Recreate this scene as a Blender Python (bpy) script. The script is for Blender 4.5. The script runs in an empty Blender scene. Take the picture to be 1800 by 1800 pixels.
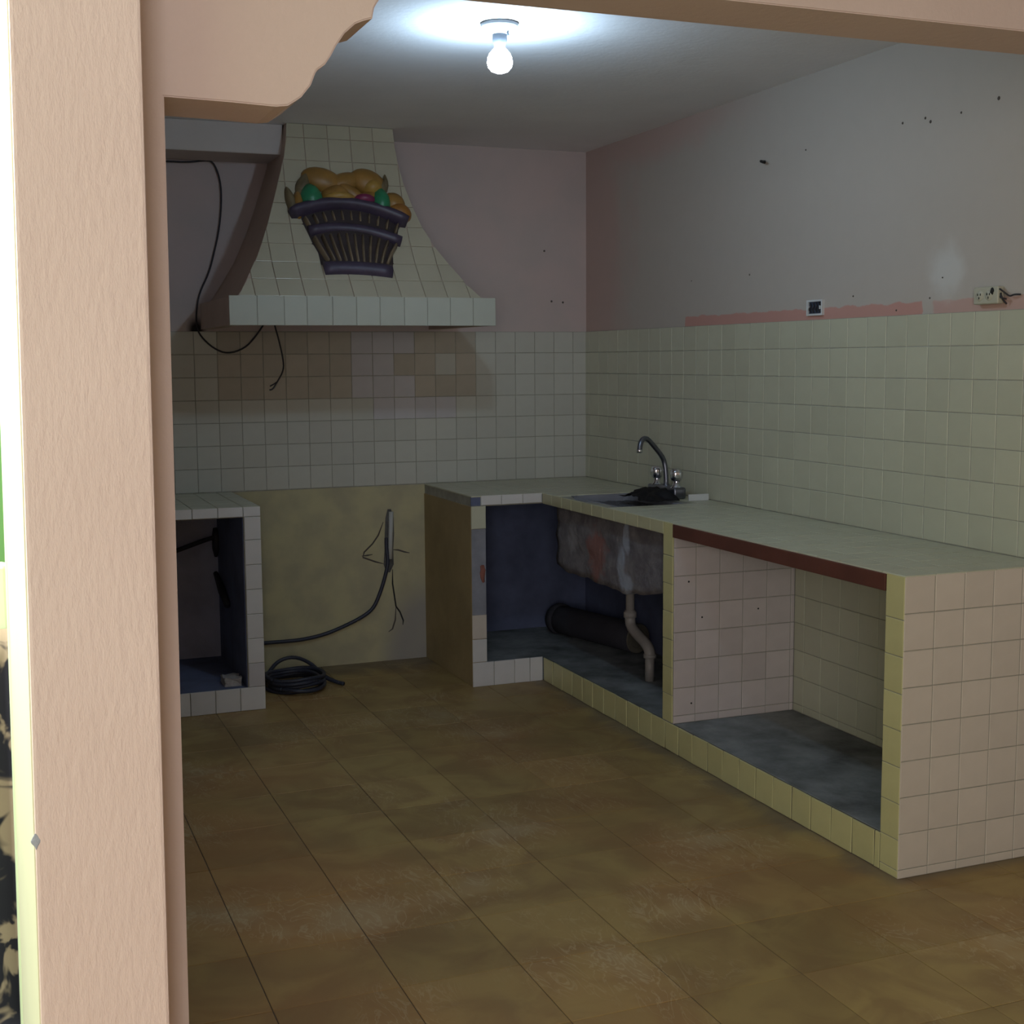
import bpy, bmesh, math, random
from mathutils import Vector, Matrix, noise

random.seed(7)
S = bpy.context.scene
COL = S.collection

# ------------------------------------------------------------------ camera
cd = bpy.data.cameras.new('camera')
cd.sensor_fit = 'HORIZONTAL'
cd.sensor_width = 36.0
cd.lens = 2342.5 / 1800 * 36
cd.clip_start = 0.05
cam = bpy.data.objects.new('camera', cd)
COL.objects.link(cam)
_r, _u, _f = Vector((0.9294, -0.3690, -0.0075)), Vector((0.0487, 0.1028, 0.9935)), Vector((0.3659, 0.9237, -0.1140))
_m = Matrix((_r, _u, -_f)).transposed().to_4x4()
_m.translation = (-3.0103, -6.5103, 1.5386)
cam.matrix_world = _m
S.camera = cam

# ------------------------------------------------------------------ sky, lights, exposure
S.view_settings.view_transform = 'Standard'
S.view_settings.look = 'None'
S.view_settings.gamma = 1.0
S.view_settings.exposure = 0.0
S.view_settings.use_curve_mapping = False
S.cycles.use_denoising = True
S.cycles.max_bounces = 8
S.cycles.diffuse_bounces = 5
S.cycles.sample_clamp_indirect = 4.0

W = bpy.data.worlds.new('sky')
S.world = W
W.use_nodes = True
bg = W.node_tree.nodes['Background']
bg.inputs['Color'].default_value = (0.86, 0.95, 1.0, 1)
bg.inputs['Strength'].default_value = 0.55


def area_light(name, loc, target, sx, sy, power, color):
    ld = bpy.data.lights.new(name, 'AREA')
    ld.shape = 'RECTANGLE'
    ld.size, ld.size_y = sx, sy
    ld.energy = power
    ld.color = color
    lo = bpy.data.objects.new(name, ld)
    COL.objects.link(lo)
    lo.location = loc
    d = Vector(target) - Vector(loc)
    lo.rotation_euler = d.to_track_quat('-Z', 'Y').to_euler()
    return lo


# daylight through the big window of the wall behind the camera
area_light('daylight_rear_window', (-4.05, -8.95, 1.65), (-2.6, -4.2, 1.45), 1.25, 1.5, 65, (0.97, 0.97, 1.0))
# daylight through the open patio side of the front room (green reflected garden light)
area_light('daylight_patio_side', (-4.75, -5.7, 1.45), (0, -3.0, 1.0), 1.4, 1.8, 17, (0.88, 1.0, 0.66))
# lamp added close to the passage wall to brighten it, strongest at the top
area_light('passage_wall_fill', (-3.8, -3.7, 2.4), (-2.95, -3.7, 1.45), 0.8, 0.8, 84, (0.97, 1.0, 0.90))

# ------------------------------------------------------------------ materials
def nt(name):
    m = bpy.data.materials.new(name)
    m.use_nodes = True
    t = m.node_tree
    return m, t, t.nodes['Principled BSDF']


def N(t, typ, **kw):
    n = t.nodes.new(typ)
    for k, v in kw.items():
        if k.startswith('i_'):
            n.inputs[k[2:].replace('_', ' ')].default_value = v
        else:
            setattr(n, k, v)
    return n


def rgba(c):
    return (c[0], c[1], c[2], 1)


def simple(name, col, rough=0.6, var=0.10, scale=6.0, bump=0.0, bscale=60.0, metallic=0.0, dark=0.75, objrand=0.0, spec=0.5):
    """plain colour with soft noise variation, optional grain bump and per-object variation"""
    m, t, b = nt(name)
    tc = N(t, 'ShaderNodeTexCoord')
    no = N(t, 'ShaderNodeTexNoise', i_Scale=scale, i_Detail=5.0, i_Roughness=0.6)
    t.links.new(tc.outputs['Object'], no.inputs['Vector'])
    ramp = N(t, 'ShaderNodeMapRange')
    ramp.inputs['From Min'].default_value = 0.3
    ramp.inputs['From Max'].default_value = 0.7
    ramp.inputs['To Min'].default_value = 0
    ramp.inputs['To Max'].default_value = 1
    t.links.new(no.outputs['Fac'], ramp.inputs['Value'])
    mx = N(t, 'ShaderNodeMix', data_type='RGBA')
    mx.inputs['A'].default_value = rgba(col)
    mx.inputs['B'].default_value = rgba([c * (1 - var) for c in col])
    t.links.new(ramp.outputs['Result'], mx.inputs['Factor'])
    out = mx.outputs['Result']
    if objrand > 0:
        oi = N(t, 'ShaderNodeObjectInfo')
        mr = N(t, 'ShaderNodeMapRange')
        mr.inputs['To Min'].default_value = 1 - objrand
        mr.inputs['To Max'].default_value = 1 + objrand * 0.5
        t.links.new(oi.outputs['Random'], mr.inputs['Value'])
        hsv = N(t, 'ShaderNodeHueSaturation')
        t.links.new(mr.outputs['Result'], hsv.inputs['Value'])
        t.links.new(out, hsv.inputs['Color'])
        out = hsv.outputs['Color']
    t.links.new(out, b.inputs['Base Color'])
    b.inputs['Roughness'].default_value = rough
    b.inputs['Metallic'].default_value = metallic
    b.inputs['Specular IOR Level'].default_value = spec
    if bump > 0:
        n2 = N(t, 'ShaderNodeTexNoise', i_Scale=bscale, i_Detail=4.0)
        t.links.new(tc.outputs['Object'], n2.inputs['Vector'])
        bp = N(t, 'ShaderNodeBump', i_Strength=bump, i_Distance=0.01)
        t.links.new(n2.outputs['Fac'], bp.inputs['Height'])
        t.links.new(bp.outputs['Normal'], b.inputs['Normal'])
    return m


M = {}
M['tile'] = simple('cream_tile', (0.535, 0.53, 0.40), 0.30, 0.06, 9, 0.03, 30, objrand=0.06)
M['tile_back'] = simple('greyish_cream_tile', (0.53, 0.53, 0.47), 0.28, 0.06, 9, 0.03, 30, objrand=0.06)
M['tile_hood'] = simple('beige_cream_tile', (0.50, 0.46, 0.345), 0.30, 0.06, 9, 0.03, 30, objrand=0.05)
M['tile_lip'] = simple('pale_tile', (0.47, 0.49, 0.425), 0.26, 0.05, 9, 0.03, 30, objrand=0.04)
M['tile_warm'] = simple('brownish_tile', (0.47, 0.425, 0.345), 0.30, 0.10, 9, 0.03, 30, objrand=0.08)  # darker, browner tile for the block below the hood
M['tile_grey'] = simple('greyish_tile', (0.55, 0.53, 0.54), 0.30, 0.08, 9, 0.03, 30, objrand=0.05)
M['tile_edge'] = simple('dull_yellow_tile', (0.52, 0.50, 0.31), 0.32, 0.08, 9, 0.03, 30, objrand=0.05)
M['tile_yellow'] = simple('yellow_tile', (0.60, 0.56, 0.28), 0.34, 0.10, 9, 0.03, 30, objrand=0.05)
M['tile_pink'] = simple('beige_pink_tile', (0.62, 0.55, 0.475), 0.34, 0.07, 9, 0.03, 30, objrand=0.05)
M['tile_rose'] = simple('rose_white_tile', (0.62, 0.55, 0.53), 0.34, 0.09, 9, 0.03, 30, objrand=0.08)
M['tile_white'] = simple('white_tile', (0.66, 0.65, 0.64), 0.30, 0.07, 9, 0.03, 30, objrand=0.06)
M['grout'] = simple('grey_grout', (0.37, 0.36, 0.30), 0.9, 0.3, 20)
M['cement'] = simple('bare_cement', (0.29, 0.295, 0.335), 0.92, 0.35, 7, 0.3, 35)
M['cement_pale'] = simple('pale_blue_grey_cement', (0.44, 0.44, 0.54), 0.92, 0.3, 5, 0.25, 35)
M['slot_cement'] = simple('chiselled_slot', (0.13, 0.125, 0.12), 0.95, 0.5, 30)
M['cement_blue'] = simple('blue_grey_cement', (0.125, 0.145, 0.24), 0.92, 0.4, 5, 0.25, 35)  # bare cement, with shade of the bays put into the dark colour
M['cement_floor'] = simple('worn_cement_shelf', (0.265, 0.28, 0.28), 0.75, 0.75, 5.5, 0.25, 35)
M['rough_cement'] = simple('rough_mortar', (0.24, 0.22, 0.22), 0.95, 0.45, 9, 0.5, 28)
M['mortar'] = simple('pale_mortar', (0.42, 0.44, 0.50), 0.95, 0.2, 12, 0.4, 40)
M['brick'] = simple('red_brick', (0.30, 0.115, 0.085), 0.95, 0.4, 14, 0.5, 50)
M['ceiling'] = simple('white_ceiling_paint', (0.86, 0.86, 0.89), 0.9, 0.10, 1.6, 0.12, 40)
M['beam_paint'] = simple('greyish_white_paint', (0.62, 0.56, 0.53), 0.85, 0.10, 3, 0.12, 40)
M['hood_side'] = simple('brown_pink_plaster', (0.50, 0.38, 0.31), 0.85, 0.15, 4, 0.15, 40)
M['soot'] = simple('dark_hood_plaster', (0.20, 0.16, 0.13), 0.9, 0.3, 6, 0.1, 40)  # dark brown plaster tone for the hood's underside
M['wood'] = simple('dark_red_brown_wood', (0.13, 0.042, 0.028), 0.55, 0.4, 5, 0.1, 30)
M['chrome'] = simple('chrome', (0.72, 0.74, 0.80), 0.12, 0.03, 5, metallic=1.0)
M['dull_metal'] = simple('tarnished_metal', (0.20, 0.21, 0.25), 0.32, 0.2, 9, metallic=0.9)
M['black_plastic'] = simple('black_plastic', (0.018, 0.017, 0.022), 0.6, 0.3, 8)
M['black_wire'] = simple('black_wire', (0.022, 0.02, 0.026), 0.6, 0.2, 8)
M['blue_cable'] = simple('dark_blue_cable', (0.028, 0.032, 0.055), 0.5, 0.2, 8)
M['pvc'] = simple('dirty_white_pvc', (0.36, 0.33, 0.30), 0.45, 0.2, 8)
M['conduit'] = simple('grey_conduit', (0.48, 0.49, 0.47), 0.5, 0.2, 8)
M['roll'] = simple('dark_roll', (0.035, 0.033, 0.042), 0.9, 0.3, 6, 0.2, 30)
M['roll_end'] = simple('tan_roll_end', (0.13, 0.115, 0.085), 0.9, 0.3, 20)
M['foam'] = simple('grey_white_block', (0.42, 0.39, 0.37), 0.95, 0.3, 20, 0.4, 50)
M['plate_white'] = simple('white_plate', (0.62, 0.64, 0.64), 0.4, 0.05, 8)
M['cream_plastic'] = simple('cream_plastic', (0.48, 0.46, 0.36), 0.4, 0.08, 8)
M['box_blue'] = simple('blue_grey_box', (0.055, 0.075, 0.12), 0.6, 0.5, 40)
M['black'] = simple('black_hole', (0.012, 0.012, 0.012), 0.8)
M['green_paint'] = simple('green_paint', (0.22, 0.50, 0.15), 0.8, 0.08, 3)
M['lime_paint'] = simple('pale_lime_paint', (0.68, 0.80, 0.52), 0.7, 0.08, 4)
M['patio_floor'] = simple('patio_concrete', (0.36, 0.31, 0.24), 0.9, 0.2, 3)
M['lamp_white'] = simple('porcelain', (0.42, 0.45, 0.48), 0.35, 0.03, 8)
M['lamp_grey'] = simple('lamp_socket', (0.10, 0.11, 0.13), 0.4, 0.05, 8)
M['orange_fruit'] = simple('ochre_fruit', (0.37, 0.195, 0.045), 0.42, 0.35, 14)
M['yellow_fruit'] = simple('yellow_fruit', (0.44, 0.26, 0.055), 0.42, 0.3, 14)
M['deep_orange'] = simple('deep_orange_fruit', (0.36, 0.155, 0.03), 0.42, 0.3, 14)
M['green_fruit'] = simple('green_fruit', (0.025, 0.23, 0.105), 0.38, 0.25, 14)
M['magenta_fruit'] = simple('magenta_fruit', (0.22, 0.02, 0.085), 0.42, 0.25, 14)
M['brown_leaf'] = simple('olive_brown_leaf', (0.19, 0.145, 0.075), 0.6, 0.4, 14)
M['basket_purple'] = simple('dark_purple_glaze', (0.065, 0.048, 0.085), 0.42, 0.35, 16)
M['basket_back'] = simple('dark_brown_glaze', (0.045, 0.032, 0.034), 0.5, 0.3, 16)
M['basket_slat'] = simple('tan_slat', (0.21, 0.155, 0.095), 0.5, 0.35, 16, objrand=0.25)
M['smudge'] = simple('dark_scuff', (0.10, 0.085, 0.075), 0.9, 0.3, 20)


def emission(name, col, strength):
    m = bpy.data.materials.new(name)
    m.use_nodes = True
    t = m.node_tree
    t.nodes.remove(t.nodes['Principled BSDF'])
    e = N(t, 'ShaderNodeEmission')
    e.inputs['Color'].default_value = rgba(col)
    e.inputs['Strength'].default_value = strength
    t.links.new(e.outputs[0], t.nodes['Material Output'].inputs['Surface'])
    return m


M['bulb'] = emission('lit_bulb', (0.58, 0.80, 1.0), 235)


def pink_plaster(name, base, bump=0.35, vertical=True):
    """pink painted plaster, coarse vertical trowel grain"""
    m, t, b = nt(name)
    tc = N(t, 'ShaderNodeTexCoord')
    mp = N(t, 'ShaderNodeMapping')
    mp.inputs['Scale'].default_value = (85, 85, 26) if vertical else (40, 40, 40)
    t.links.new(tc.outputs['Object'], mp.inputs['Vector'])
    n1 = N(t, 'ShaderNodeTexNoise', i_Scale=1.0, i_Detail=6.0, i_Roughness=0.65)
    t.links.new(mp.outputs['Vector'], n1.inputs['Vector'])
    n2 = N(t, 'ShaderNodeTexNoise', i_Scale=2.5, i_Detail=4.0)
    t.links.new(tc.outputs['Object'], n2.inputs['Vector'])
    mx = N(t, 'ShaderNodeMix', data_type='RGBA')
    mx.inputs['A'].default_value = rgba(base)
    mx.inputs['B'].default_value = rgba([base[0] * 0.88, base[1] * 0.85, base[2] * 0.84])
    t.links.new(n2.outputs['Fac'], mx.inputs['Factor'])
    bp = N(t, 'ShaderNodeBump', i_Strength=bump, i_Distance=0.006)
    t.links.new(n1.outputs['Fac'], bp.inputs['Height'])
    t.links.new(mx.outputs['Result'], b.inputs['Base Color'])
    t.links.new(bp.outputs['Normal'], b.inputs['Normal'])
    b.inputs['Roughness'].default_value = 0.85
    b.inputs['Specular IOR Level'].default_value = 0.25
    return m


M['pink_column'] = pink_plaster('pink_rough_plaster', (0.82, 0.655, 0.60), 0.6)
M['pink_beam'] = pink_plaster('pink_beam_plaster', (0.70, 0.565, 0.505), 0.25, False)
M['cream_return'] = pink_plaster('lime_lit_plaster', (0.78, 0.79, 0.56), 0.2)  # column plaster with the lime patio light put into its colour


def mathn(t, op, a, b=None, clamp=False):
    n = N(t, 'ShaderNodeMath', operation=op)
    n.use_clamp = clamp
    for i, v in enumerate((a, b)):
        if v is None:
            continue
        if isinstance(v, (int, float)):
            n.inputs[i].default_value = v
        else:
            t.links.new(v, n.inputs[i])
    return n.outputs[0]


def smooth(t, val, lo, hi):
    n = N(t, 'ShaderNodeMapRange', interpolation_type='SMOOTHSTEP')
    n.inputs['From Min'].default_value = lo
    n.inputs['From Max'].default_value = hi
    t.links.new(val, n.inputs['Value'])
    return n.outputs['Result']


def mixc(t, fac, a, b):
    n = N(t, 'ShaderNodeMix', data_type='RGBA')
    for s, v in (('A', a), ('B', b)):
        if isinstance(v, tuple):
            n.inputs[s].default_value = rgba(v)
        else:
            t.links.new(v, n.inputs[s])
    t.links.new(fac, n.inputs['Factor'])
    return n.outputs['Result']


def wall_right_material():
    """old pink paint at the edges, faded beige coat over the middle, salmon touch-up strip over the tiles, filler patch"""
    m, t, b = nt('faded_wall_paint')
    tc = N(t, 'ShaderNodeTexCoord')
    sp = N(t, 'ShaderNodeSeparateXYZ')
    t.links.new(tc.outputs['Object'], sp.inputs[0])
    y, z = sp.outputs['Y'], sp.outputs['Z']
    n1 = N(t, 'ShaderNodeTexNoise', i_Scale=3.0, i_Detail=5.0)
    n2 = N(t, 'ShaderNodeTexNoise', i_Scale=14.0, i_Detail=4.0)
    for n in (n1, n2):
        t.links.new(tc.outputs['Object'], n.inputs['Vector'])
    w = mathn(t, 'MULTIPLY', mathn(t, 'SUBTRACT', n1.outputs['Fac'], 0.5), 0.9)
    fine = mathn(t, 'SUBTRACT', n2.outputs['Fac'], 0.5)
    pink, beige = (0.53, 0.39, 0.345), (0.495, 0.445, 0.395)
    corner = smooth(t, mathn(t, 'ADD', y, w), -0.62, -0.25)
    top = smooth(t, mathn(t, 'ADD', z, mathn(t, 'MULTIPLY', w, 0.35)), 2.42, 2.56)
    edge = mathn(t, 'MAXIMUM', corner, mathn(t, 'MULTIPLY', top, smooth(t, y, -1.9, -0.9)))
    col = mixc(t, edge, beige, pink)
    col = mixc(t, mathn(t, 'MULTIPLY', n2.outputs['Fac'], 0.25), col, (0.38, 0.34, 0.30))
    # salmon strip
    zz = mathn(t, 'ADD', z, mathn(t, 'MULTIPLY', fine, 0.03))
    s = mathn(t, 'MULTIPLY', mathn(t, 'SUBTRACT', 1.0, smooth(t, zz, 1.722, 1.728)), smooth(t, z, 1.64, 1.67))
    yy = mathn(t, 'ADD', y, mathn(t, 'MULTIPLY', fine, 0.04))
    a = mathn(t, 'MULTIPLY', smooth(t, yy, -2.745, -2.735), mathn(t, 'SUBTRACT', 1.0, smooth(t, yy, -1.085, -1.075)))
    a2 = mathn(t, 'SUBTRACT', 1.0, smooth(t, yy, -2.80, -2.785))
    band = mathn(t, 'MULTIPLY', s, mathn(t, 'MAXIMUM', a, mathn(t, 'MULTIPLY', a2, 0.65)))
    col = mixc(t, band, col, (0.52, 0.285, 0.24))
    # pale filler patch
    dy = mathn(t, 'ADD', y, 2.86)
    dz = mathn(t, 'SUBTRACT', z, 1.82)
    d = mathn(t, 'SQRT', mathn(t, 'ADD', mathn(t, 'MULTIPLY', dy, dy), mathn(t, 'MULTIPLY', dz, dz)))
    d = mathn(t, 'ADD', d, mathn(t, 'MULTIPLY', fine, 0.10))
    patch = mathn(t, 'MULTIPLY', mathn(t, 'SUBTRACT', 1.0, smooth(t, d, 0.03, 0.13)), 0.6)
    col = mixc(t, patch, col, (0.62, 0.62, 0.60))
    t.links.new(col, b.inputs['Base Color'])
    b.inputs['Roughness'].default_value = 0.85
    b.inputs['Specular IOR Level'].default_value = 0.25
    bp = N(t, 'ShaderNodeBump', i_Strength=0.12, i_Distance=0.008)
    t.links.new(n2.outputs['Fac'], bp.inputs['Height'])
    t.links.new(bp.outputs['Normal'], b.inputs['Normal'])
    return m


def wall_back_material():
    """pink paint with a soot stain where the wire passes behind the hood"""
    m, t, b = nt('pink_back_wall_paint')
    tc = N(t, 'ShaderNodeTexCoord')
    sp = N(t, 'ShaderNodeSeparateXYZ')
    t.links.new(tc.outputs['Object'], sp.inputs[0])
    x, z = sp.outputs['X'], sp.outputs['Z']
    n1 = N(t, 'ShaderNodeTexNoise', i_Scale=3.5, i_Detail=6.0)
    t.links.new(tc.outputs['Object'], n1.inputs['Vector'])
    f = mathn(t, 'SUBTRACT', n1.outputs['Fac'], 0.5)
    col = mixc(t, smooth(t, n1.outputs['Fac'], 0.35, 0.7), (0.58, 0.475, 0.45), (0.52, 0.45, 0.43))
    dx = mathn(t, 'ADD', x, 2.045)
    dz = mathn(t, 'MULTIPLY', mathn(t, 'SUBTRACT', z, 1.69), 0.75)
    d = mathn(t, 'SQRT', mathn(t, 'ADD', mathn(t, 'MULTIPLY', dx, dx), mathn(t, 'MULTIPLY', dz, dz)))
    d = mathn(t, 'ADD', d, mathn(t, 'MULTIPLY', f, 0.03))
    soot = mathn(t, 'SUBTRACT', 1.0, smooth(t, d, 0.015, 0.06))
    col = mixc(t, soot, col, (0.02, 0.018, 0.02))
    t.links.new(col, b.inputs['Base Color'])
    b.inputs['Roughness'].default_value = 0.85
    b.inputs['Specular IOR Level'].default_value = 0.25
    bp = N(t, 'ShaderNodeBump', i_Strength=0.12, i_Distance=0.008)
    t.links.new(n1.outputs['Fac'], bp.inputs['Height'])
    t.links.new(bp.outputs['Normal'], b.inputs['Normal'])
    return m


def painted_panel_material():
    """yellow distempered wall below the tiles, damp grey stain at its lower right"""
    m, t, b = nt('yellow_wall_paint')
    tc = N(t, 'ShaderNodeTexCoord')
    sp = N(t, 'ShaderNodeSeparateXYZ')
    t.links.new(tc.outputs['Object'], sp.inputs[0])
    x, z = sp.outputs['X'], sp.outputs['Z']
    n1 = N(t, 'ShaderNodeTexNoise', i_Scale=7.0, i_Detail=6.0)
    t.links.new(tc.outputs['Object'], n1.inputs['Vector'])
    f = mathn(t, 'SUBTRACT', n1.outputs['Fac'], 0.5)
    col = mixc(t, smooth(t, n1.outputs['Fac'], 0.3, 0.7), (0.50, 0.455, 0.27), (0.40, 0.36, 0.24))
    # damp stain towards the lower right corner (x -0.92, z 0)
    dx = mathn(t, 'MULTIPLY', mathn(t, 'ADD', x, 0.93), 1.7)
    dz = mathn(t, 'MULTIPLY', z, 0.95)
    d = mathn(t, 'SQRT', mathn(t, 'ADD', mathn(t, 'MULTIPLY', dx, dx), mathn(t, 'MULTIPLY', dz, dz)))
    d = mathn(t, 'ADD', d, mathn(t, 'MULTIPLY', f, 0.25))
    col = mixc(t, mathn(t, 'MULTIPLY', mathn(t, 'SUBTRACT', 1.0, smooth(t, d, 0.22, 0.46)), 0.8), col, (0.28, 0.26, 0.25))
    t.links.new(col, b.inputs['Base Color'])
    b.inputs['Roughness'].default_value = 0.8
    bp = N(t, 'ShaderNodeBump', i_Strength=0.2, i_Distance=0.01)
    t.links.new(n1.outputs['Fac'], bp.inputs['Height'])
    t.links.new(bp.outputs['Normal'], b.inputs['Normal'])
    return m


def floor_tile_material():
    """ochre marbled cement tile: curled pale veins, rust patches, worn sheen"""
    m, t, b = nt('ochre_marbled_floor_tile')
    tc = N(t, 'ShaderNodeTexCoord')
    ge = N(t, 'ShaderNodeNewGeometry')
    oi = N(t, 'ShaderNodeObjectInfo')
    n0 = N(t, 'ShaderNodeTexNoise', i_Scale=1.1, i_Detail=3.0)
    t.links.new(ge.outputs['Position'], n0.inputs['Vector'])
    n1 = N(t, 'ShaderNodeTexNoise', i_Scale=5.0, i_Detail=6.0, i_Distortion=0.8)
    t.links.new(ge.outputs['Position'], n1.inputs['Vector'])
    mp = N(t, 'ShaderNodeMapping')
    mp.inputs['Scale'].default_value = (1.5, 0.6, 1.0)
    t.links.new(ge.outputs['Position'], mp.inputs['Vector'])
    n2 = N(t, 'ShaderNodeTexNoise', i_Scale=7.0, i_Detail=3.0, i_Distortion=3.4)
    t.links.new(mp.outputs['Vector'], n2.inputs['Vector'])
    n3 = N(t, 'ShaderNodeTexNoise', i_Scale=2.2, i_Detail=4.0)
    t.links.new(ge.outputs['Position'], n3.inputs['Vector'])
    col = mixc(t, smooth(t, n1.outputs['Fac'], 0.35, 0.65), (0.360, 0.258, 0.098), (0.275, 0.182, 0.074))
    col = mixc(t, mathn(t, 'MULTIPLY', smooth(t, n0.outputs['Fac'], 0.42, 0.66), 0.55), col, (0.37, 0.185, 0.070))
    # thin curled veins where the distorted noise crosses 0.5
    v = mathn(t, 'ABSOLUTE', mathn(t, 'SUBTRACT', n2.outputs['Fac'], 0.5))
    vein = mathn(t, 'SUBTRACT', 1.0, smooth(t, v, 0.003, 0.035))
    vein = mathn(t, 'MULTIPLY', vein, smooth(t, n3.outputs['Fac'], 0.46, 0.62))
    col = mixc(t, mathn(t, 'MULTIPLY', vein, 0.45), col, (0.52, 0.43, 0.27))
    wear = smooth(t, n3.outputs['Fac'], 0.58, 0.74)
    col = mixc(t, mathn(t, 'MULTIPLY', wear, 0.5), col, (0.44, 0.37, 0.22))
    # grime collected along the foot of the counter and of the back wall
    sp = N(t, 'ShaderNodeSeparateXYZ')
    t.links.new(ge.outputs['Position'], sp.inputs[0])
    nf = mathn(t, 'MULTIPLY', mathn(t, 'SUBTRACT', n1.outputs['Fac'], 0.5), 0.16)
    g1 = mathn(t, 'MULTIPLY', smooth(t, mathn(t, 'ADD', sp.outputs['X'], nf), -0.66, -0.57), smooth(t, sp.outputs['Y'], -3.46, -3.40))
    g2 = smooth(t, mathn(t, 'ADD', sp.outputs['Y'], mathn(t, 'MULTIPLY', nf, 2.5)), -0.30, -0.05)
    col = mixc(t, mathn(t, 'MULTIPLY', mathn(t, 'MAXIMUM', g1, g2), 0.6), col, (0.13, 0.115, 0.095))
    hsv = N(t, 'ShaderNodeHueSaturation')
    mr = N(t, 'ShaderNodeMapRange')
    mr.inputs['To Min'].default_value = 0.88
    mr.inputs['To Max'].default_value = 1.08
    t.links.new(oi.outputs['Random'], mr.inputs['Value'])
    t.links.new(mr.outputs['Result'], hsv.inputs['Value'])
    t.links.new(col, hsv.inputs['Color'])
    t.links.new(hsv.outputs['Color'], b.inputs['Base Color'])
    rr = N(t, 'ShaderNodeMapRange')
    rr.inputs['To Min'].default_value = 0.36
    rr.inputs['To Max'].default_value = 0.62
    t.links.new(n1.outputs['Fac'], rr.inputs['Value'])
    t.links.new(rr.outputs['Result'], b.inputs['Roughness'])
    b.inputs['Specular IOR Level'].default_value = 0.35
    bp = N(t, 'ShaderNodeBump', i_Strength=0.05, i_Distance=0.01)
    t.links.new(n1.outputs['Fac'], bp.inputs['Height'])
    t.links.new(bp.outputs['Normal'], b.inputs['Normal'])
    return m


def blotched_cloth_material():
    m, t, b = nt('black_beige_blotched_cloth')
    tc = N(t, 'ShaderNodeTexCoord')
    n1 = N(t, 'ShaderNodeTexNoise', i_Scale=9.0, i_Detail=3.0, i_Distortion=1.0)
    t.links.new(tc.outputs['Object'], n1.inputs['Vector'])
    col = mixc(t, smooth(t, n1.outputs['Fac'], 0.47, 0.55), (0.035, 0.035, 0.05), (0.50, 0.40, 0.30))
    t.links.new(col, b.inputs['Base Color'])
    b.inputs['Roughness'].default_value = 0.95
    return m


def basin_material():
    """dark rough mortar; a red brick shows through, pale mortar has run down beside the drain"""
    m, t, b = nt('stained_basin_mortar')
    tc = N(t, 'ShaderNodeTexCoord')
    n1 = N(t, 'ShaderNodeTexNoise', i_Scale=11.0, i_Detail=6.0, i_Roughness=0.65)
    t.links.new(tc.outputs['Object'], n1.inputs['Vector'])
    n2 = N(t, 'ShaderNodeTexNoise', i_Scale=32.0, i_Detail=5.0)
    t.links.new(tc.outputs['Object'], n2.inputs['Vector'])
    sp = N(t, 'ShaderNodeSeparateXYZ')
    t.links.new(tc.outputs['Object'], sp.inputs[0])
    y, z = sp.outputs['Y'], sp.outputs['Z']
    f = mathn(t, 'SUBTRACT', n1.outputs['Fac'], 0.5)
    g = mathn(t, 'SUBTRACT', n2.outputs['Fac'], 0.5)

    def spot(y0, z0, ry, rz, amp, lo, hi):
        dy = mathn(t, 'DIVIDE', mathn(t, 'SUBTRACT', y, y0), ry)
        dz = mathn(t, 'DIVIDE', mathn(t, 'SUBTRACT', z, z0), rz)
        d = mathn(t, 'SQRT', mathn(t, 'ADD', mathn(t, 'MULTIPLY', dy, dy), mathn(t, 'MULTIPLY', dz, dz)))
        d = mathn(t, 'ADD', d, mathn(t, 'ADD', mathn(t, 'MULTIPLY', f, amp), mathn(t, 'MULTIPLY', g, amp * 0.5)))
        return mathn(t, 'SUBTRACT', 1.0, smooth(t, d, lo, hi))

    col = mixc(t, smooth(t, n1.outputs['Fac'], 0.35, 0.68), (0.115, 0.105, 0.115), (0.195, 0.180, 0.185))
    col = mixc(t, mathn(t, 'MULTIPLY', spot(-1.235, 0.68, 0.105, 0.13, 1.6, 0.55, 1.1), 0.85), col, (0.235, 0.105, 0.085))
    col = mixc(t, mathn(t, 'MULTIPLY', spot(-0.98, 0.72, 0.075, 0.09, 2.0, 0.3, 1.1), 0.7), col, (0.30, 0.29, 0.29))
    run = mathn(t, 'MAXIMUM', spot(-1.53, 0.80, 0.035, 0.09, 1.2, 0.5, 1.1), mathn(t, 'MAXIMUM', spot(-1.485, 0.67, 0.045, 0.10, 1.2, 0.5, 1.1), spot(-1.53, 0.59, 0.07, 0.06, 1.2, 0.5, 1.1)))
    col = mixc(t, mathn(t, 'MULTIPLY', run, 0.9), col, (0.33, 0.36, 0.42))
    t.links.new(col, b.inputs['Base Color'])
    b.inputs['Roughness'].default_value = 0.95
    bp = N(t, 'ShaderNodeBump', i_Strength=0.6, i_Distance=0.012)
    t.links.new(n2.outputs['Fac'], bp.inputs['Height'])
    t.links.new(bp.outputs['Normal'], b.inputs['Normal'])
    return m


M['basin'] = basin_material()
M['wall_right'] = wall_right_material()
M['wall_back'] = wall_back_material()
M['panel_yellow'] = painted_panel_material()
M['floor_tile'] = floor_tile_material()
M['blotch'] = blotched_cloth_material()
M['brown_panel'] = simple('brown_yellow_paint', (0.36, 0.27, 0.13), 0.8, 0.25, 5, 0.15, 40)

# ------------------------------------------------------------------ mesh helpers
def bbox(bm, x0, x1, y0, y1, z0, z1):
    r = bmesh.ops.create_cube(bm, size=1.0)
    for v in r['verts']:
        v.co.x = x0 + (v.co.x + 0.5) * (x1 - x0)
        v.co.y = y0 + (v.co.y + 0.5) * (y1 - y0)
        v.co.z = z0 + (v.co.z + 0.5) * (z1 - z0)
    return r['verts']


def bevel_all(bm, w, seg=2):
    bmesh.ops.bevel(bm, geom=[e for e in bm.edges if len(e.link_faces) == 2 and e.calc_face_angle(0) > 0.5],
                    offset=w, segments=seg, affect='EDGES', profile=0.6)


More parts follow.
